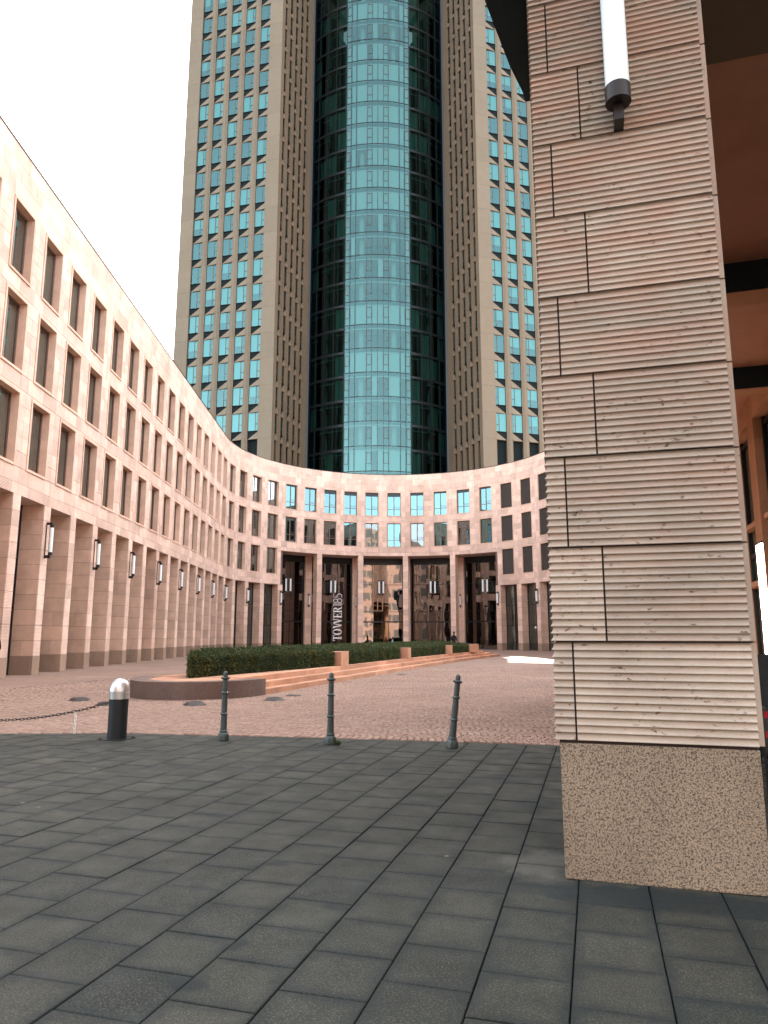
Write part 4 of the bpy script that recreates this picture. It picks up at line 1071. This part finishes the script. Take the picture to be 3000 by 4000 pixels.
def post(label, x, y, lean):
    p_ = thing('post', label, 'post', (x, y, 0), 'slim green posts'); p_.rotation_euler = (0, lean, 0); ORG[p_.name] = Vector((0, 0, 0))
    mb = MB(); mb.lathe([(.052, .16), (.046, .43), (.045, .60), (.041, .74), (.040, .88), (.038, .925)], 20); mb.build('shaft', 'post_paint', p_, True)
    mb = MB(); mb.lathe([(.09, .0), (.094, .02), (.09, .085), (.078, .11), (.062, .125), (.066, .14), (.064, .152), (.05, .165)], 8); mb.build('foot', 'post_paint', p_, False)
    for z, r in ((.40, .062), (.715, .06)):
        mb = MB(); mb.lathe([(.042, z - .022), (r, z - .008), (r + .003, z + .002), (r - .008, z + .014), (.042, z + .022)], 20); mb.build('ring', 'post_paint', p_, True)
    mb = MB(); mb.lathe([(.04, .915), (.066, .93), (.07, .945), (.062, .957), (.036, .962), (.036, 1.0), (.03, 1.028), (.015, 1.042), (0, 1.045)], 20); mb.build('finial', 'post_paint', p_, True)
post('upright slim green-grey post just right of the black bollard', -5.58, 10.33, .0)
post('upright slim green-grey post in the middle, weeds at its foot', -3.87, 10.45, .005)
post('slim green-grey post leaning to the right, nearest the ribbed pillar', -2.06, 10.56, .115)
# weeds at the middle post
wd = []
for i in range(70):
    a = random.uniform(0, 2 * pi); r = random.uniform(0, .05); wd.append((-3.75 + r * cos(a), 10.40 + r * sin(a), a))
mb = MB()
for x, y, a in wd:
    h = random.uniform(.03, .085); mb.cr = random.random(); mb.quad((x - .008, y, 0), (x + .008, y, 0), (x + .03 * cos(a), y + .03 * sin(a), h))
mb.build('weed', 'leaf', None, label='small tuft of weeds at the foot of the middle post', cat='weed')
# chain
lk = MB(); pts_ = []
for i in range(14):
    a = 2 * pi * i / 14; pts_.append(((.026 if cos(a) > 0 else -.026) + .016 * cos(a), .016 * sin(a), 0))
lk.tube(pts_, .0055, 6, True); LK = lk.mesh('link', 'iron', smooth=True); LKW = lk.mesh('link', 'white_metal', smooth=True)
ch = thing('chain', 'rusty iron link chain sagging from the capped bollard to the left', 'chain', (-9.4, 9.6, .4))
A_ = Vector((-7.40, 9.97, .555)); B_ = Vector((-11.45, 9.33, .555)); n_ = 66
prev = None
for i in range(n_):
    t_ = (i + .5) / n_; p = A_.lerp(B_, t_); p.z -= .30 * (1 - (2 * t_ - 1) ** 2); q = A_.lerp(B_, t_ + .01); q.z -= .30 * (1 - (2 * (t_ + .01) - 1) ** 2)
    d = (q - p).normalized(); r_ = d.to_track_quat('X', 'Z').to_matrix().to_4x4() @ Matrix.Rotation(pi / 2 * (i % 2) + .3, 4, 'X')
    link('link', LK, ch, Matrix.Translation(p) @ r_)
pz = A_.lerp(B_, .135); pz.z -= .30 * (1 - (2 * .135 - 1) ** 2)
for i in range(5):
    link('link', LKW, ch, Matrix.Translation((pz.x, pz.y, pz.z - .05 - .062 * i)) @ Matrix.Rotation(pi / 2, 4, 'Y') @ Matrix.Rotation(pi / 2 * (i % 2), 4, 'X'))
for i, (x, y, lb) in enumerate(((-12.38, 15.5, 'left of the black bollard'), (-11.0, 14.75, 'half hidden behind the black bollard'), (-9.04, 15.3, 'in front of the rounded granite wall'), (-7.75, 16.9, 'near the start of the steps'), (-7.84, 18.3, 'close to the bottom step'), (-7.73, 29.2, 'far along the steps'))):
    d_ = thing('ground_light', 'low domed metal ground light %s' % lb, 'ground light', (x, y, 0), 'domed ground lights'); r = .26 if i < 4 else .2; hh = .085 if i < 4 else .02
    mb = MB(); mb.lathe([(r, .0), (r, .012), (r * .93, .022), (r * .75, hh * .72), (r * .45, hh * .95), (0, hh)], 24, None, x, y); mb.build('cover', 'iron', d_, True)
    mb = MB(); mb.lathe([(r + .025, .001), (r + .025, .008), (r - .01, .01)], 24, None, x, y); mb.build('rim', 'bronze', d_)
# ------------------------------------------------------------------ people
def person(label, loc, rz, joints, clothes, hgt=1.78, group=None):
    """joints: dict of points (m); edges listed with radii; one continuous skinned body"""
    vs, es, rs = joints
    me = bpy.data.meshes.new('person'); me.from_pydata(vs, es, []); o = bpy.data.objects.new('tmp_body', me); COL.objects.link(o)
    sk = o.modifiers.new('skin', 'SKIN'); sk.use_smooth_shade = True; ss_ = o.modifiers.new('sub', 'SUBSURF'); ss_.levels = 2; ss_.render_levels = 2
    for i, r in enumerate(rs): me.skin_vertices[0].data[i].radius = r if hasattr(r, '__len__') else (r, r)
    me.skin_vertices[0].data[0].use_root = True
    dg = bpy.context.evaluated_depsgraph_get(); dg.update(); nm = bpy.data.meshes.new_from_object(o.evaluated_get(dg)); bpy.data.objects.remove(o)
    nm.materials.clear()
    for c in clothes[:3]: nm.materials.append(M[c])
    top, skin_at = clothes[3], clothes[4]
    for p in nm.polygons:
        c = p.center; p.material_index = 2 if skin_at(c) else (0 if top(c) else 1)
    o = link('person', nm, None, Matrix.Translation(loc) @ Matrix.Rotation(rz, 4, 'Z'), label, 'person', group)
    hp = vs[4]; mb = MB(); mt = Matrix.Translation((hp[0], hp[1] - .012, hp[2] + .02))
    mb.lathe([(0, -.03), (.085, -.03), (.104, .03), (.10, .08), (.07, .115), (0, .13)], 14, mt)
    hm = mb.mesh('hair', 'hair', smooth=True); sub('hair', hm, o); return o
def standing():
    vs = [(0, 0, .98), (0, 0, 1.2), (0, .01, 1.42), (0, .015, 1.54), (0, .03, 1.68), (.19, 0, 1.42), (.25, .02, 1.14), (.2, .16, .98), (-.19, 0, 1.42), (-.25, .0, 1.14), (-.2, .15, .98), (.1, 0, .9), (.11, .02, .5), (.11, -.02, .08), (.12, .12, .035), (-.1, 0, .9), (-.11, .02, .5), (-.11, -.02, .08), (-.12, .12, .035), (.19, .22, .95), (-.19, .21, .95)]
    es = [(0, 1), (1, 2), (2, 3), (3, 4), (2, 5), (5, 6), (6, 7), (2, 8), (8, 9), (9, 10), (0, 11), (11, 12), (12, 13), (13, 14), (0, 15), (15, 16), (16, 17), (17, 18), (7, 19), (10, 20)]
    rs = [(.16, .12), (.15, .11), (.16, .11), .055, (.085, .10), .06, .048, .035, .06, .048, .035, .09, .065, .045, .04, .09, .065, .045, .04, .03, .03]
    return vs, es, rs
def sitting():
    vs = [(0, 0, .52), (0, 0, .75), (0, .02, .98), (0, .03, 1.1), (0, .06, 1.25), (.19, .02, .97), (.24, .08, .72), (.16, .3, .68), (-.19, .02, .97), (-.24, .08, .72), (-.16, .3, .68), (.1, .05, .5), (.12, .45, .5), (.12, .45, .1), (.12, .58, .04), (-.1, .05, .5), (-.12, .45, .5), (-.12, .45, .1), (-.12, .58, .04), (.14, .38, .68), (-.14, .38, .68)]
    _, es, rs = standing(); return vs, es, rs
pz_ = lambda px, D, z=0: (lambda d: Vector((d.x, d.y, 0)) * (D / Vector((d.x, d.y, 0)).dot(Vector((-sin(YAW), cos(YAW), 0)))) + Vector((0, 0, z)))(px_dir(px, 2480))
person('person in dark clothes standing beyond the hedges, head bowed', pz_(1773, 63, 0.07), radians(-20), standing(), ('black_fabric', 'black_fabric', 'skin', lambda c: c.z > .95, lambda c: (c.z > 1.5 and c.y > .0) or (c.z < 1.02 and c.y > .17)))
person('person in a light blue shirt sitting in front of the lobby glass', pz_(1532, 68), radians(-95), sitting(), ('blue_fabric', 'black_fabric', 'skin', lambda c: c.z > .56 and c.y < .33, lambda c: (c.z > 1.06) or (c.y > .31 and c.z > .6)))
bp_ = pz_(1532, 68); bn = thing('bench', 'small dark bench under the sitting person', 'bench', bp_)
mb = MB(); mb.box((bp_.x - .3, bp_.y - .6, .38), (bp_.x + .2, bp_.y + .6, .44)); mb.build('seat', 'frame_dark', bn)
for s_ in (-1, 1): mb = MB(); mb.box((bp_.x - .28, bp_.y + s_ * .5 - .04, 0), (bp_.x + .18, bp_.y + s_ * .5 + .04, .379)); mb.build('leg', 'frame_dark', bn)
person('person in a dark jacket walking at the left edge by the arcade', pz_(-25, 25.5), radians(60), standing(), ('black_fabric', 'white_metal', 'skin', lambda c: c.z > .9, lambda c: c.z > 1.5 and c.y > 0))
# ------------------------------------------------------------------ terrace things glimpsed right of the pillar
def chair(label, x, y, rz):
    c = thing('terrace_chair', label, 'chair', (x, y, 0), 'terrace chairs'); c.rotation_euler = (0, 0, rz); ORG[c.name] = Vector((0, 0, 0))
    mb = MB(); mb.box((-.24, -.24, .42), (.24, .24, .46)); mb.build('seat', 'frame_dark', c)
    mb = MB(); mb.box((-.22, -.22, .461), (.22, .22, .52)); o = mb.build('cushion', 'red_fabric', c); bv = o.modifiers.new('bevel', 'BEVEL'); bv.width = .025; bv.segments = 3
    for i in range(4): mb = MB(); mb.box((-.23, .20, .56 + .09 * i), (.23, .225, .62 + .09 * i)); mb.build('back_slat', 'red_fabric' if i % 2 else 'frame_dark', c)
    for sx_ in (-1, 1):
        for sy_ in (-1, 1): mb = MB(); mb.box((sx_ * .22 - .018, sy_ * .22 - .018, 0), (sx_ * .22 + .018, sy_ * .22 + .018, .42 if sy_ < 0 else .93)); mb.build('leg', 'frame_dark', c)
chair('dark terrace chair with red cushion just behind the ribbed pillar', 1.78, 7.6, .4)
chair('second dark and red terrace chair farther along the passage', 2.25, 9.1, 2.6)
sc2 = thing('terrace_screen', 'dark terrace windbreak in the covered passage', 'screen', (2.4, 10.6, 0))
mb = MB(); mb.box((1.95, 10.55, .06), (3.6, 10.6, 1.35)); mb.build('panel', 'terrace_dark', sc2)
for x in (1.95, 2.75, 3.6): mb = MB(); mb.lathe([(.025, 0), (.025, 1.5), (.04, 1.52), (.03, 1.58), (0, 1.6)], 10, None, x, 10.53); mb.build('post', 'frame_dark', sc2)
sw = thing('sunlit_pier_glow', 'tall white glow standing in for sunlight on a passage pier', 'sunlit glow', (WX - .06, 19.4, 0))  # added glowing strip with end caps, in place of the sunlit lower pier
mb = MB(); mb.box((WX - .09, 19.12, 1.15), (WX - .055, 19.7, 3.8)); mb.build('glow_face', 'sunlit_glow', sw)
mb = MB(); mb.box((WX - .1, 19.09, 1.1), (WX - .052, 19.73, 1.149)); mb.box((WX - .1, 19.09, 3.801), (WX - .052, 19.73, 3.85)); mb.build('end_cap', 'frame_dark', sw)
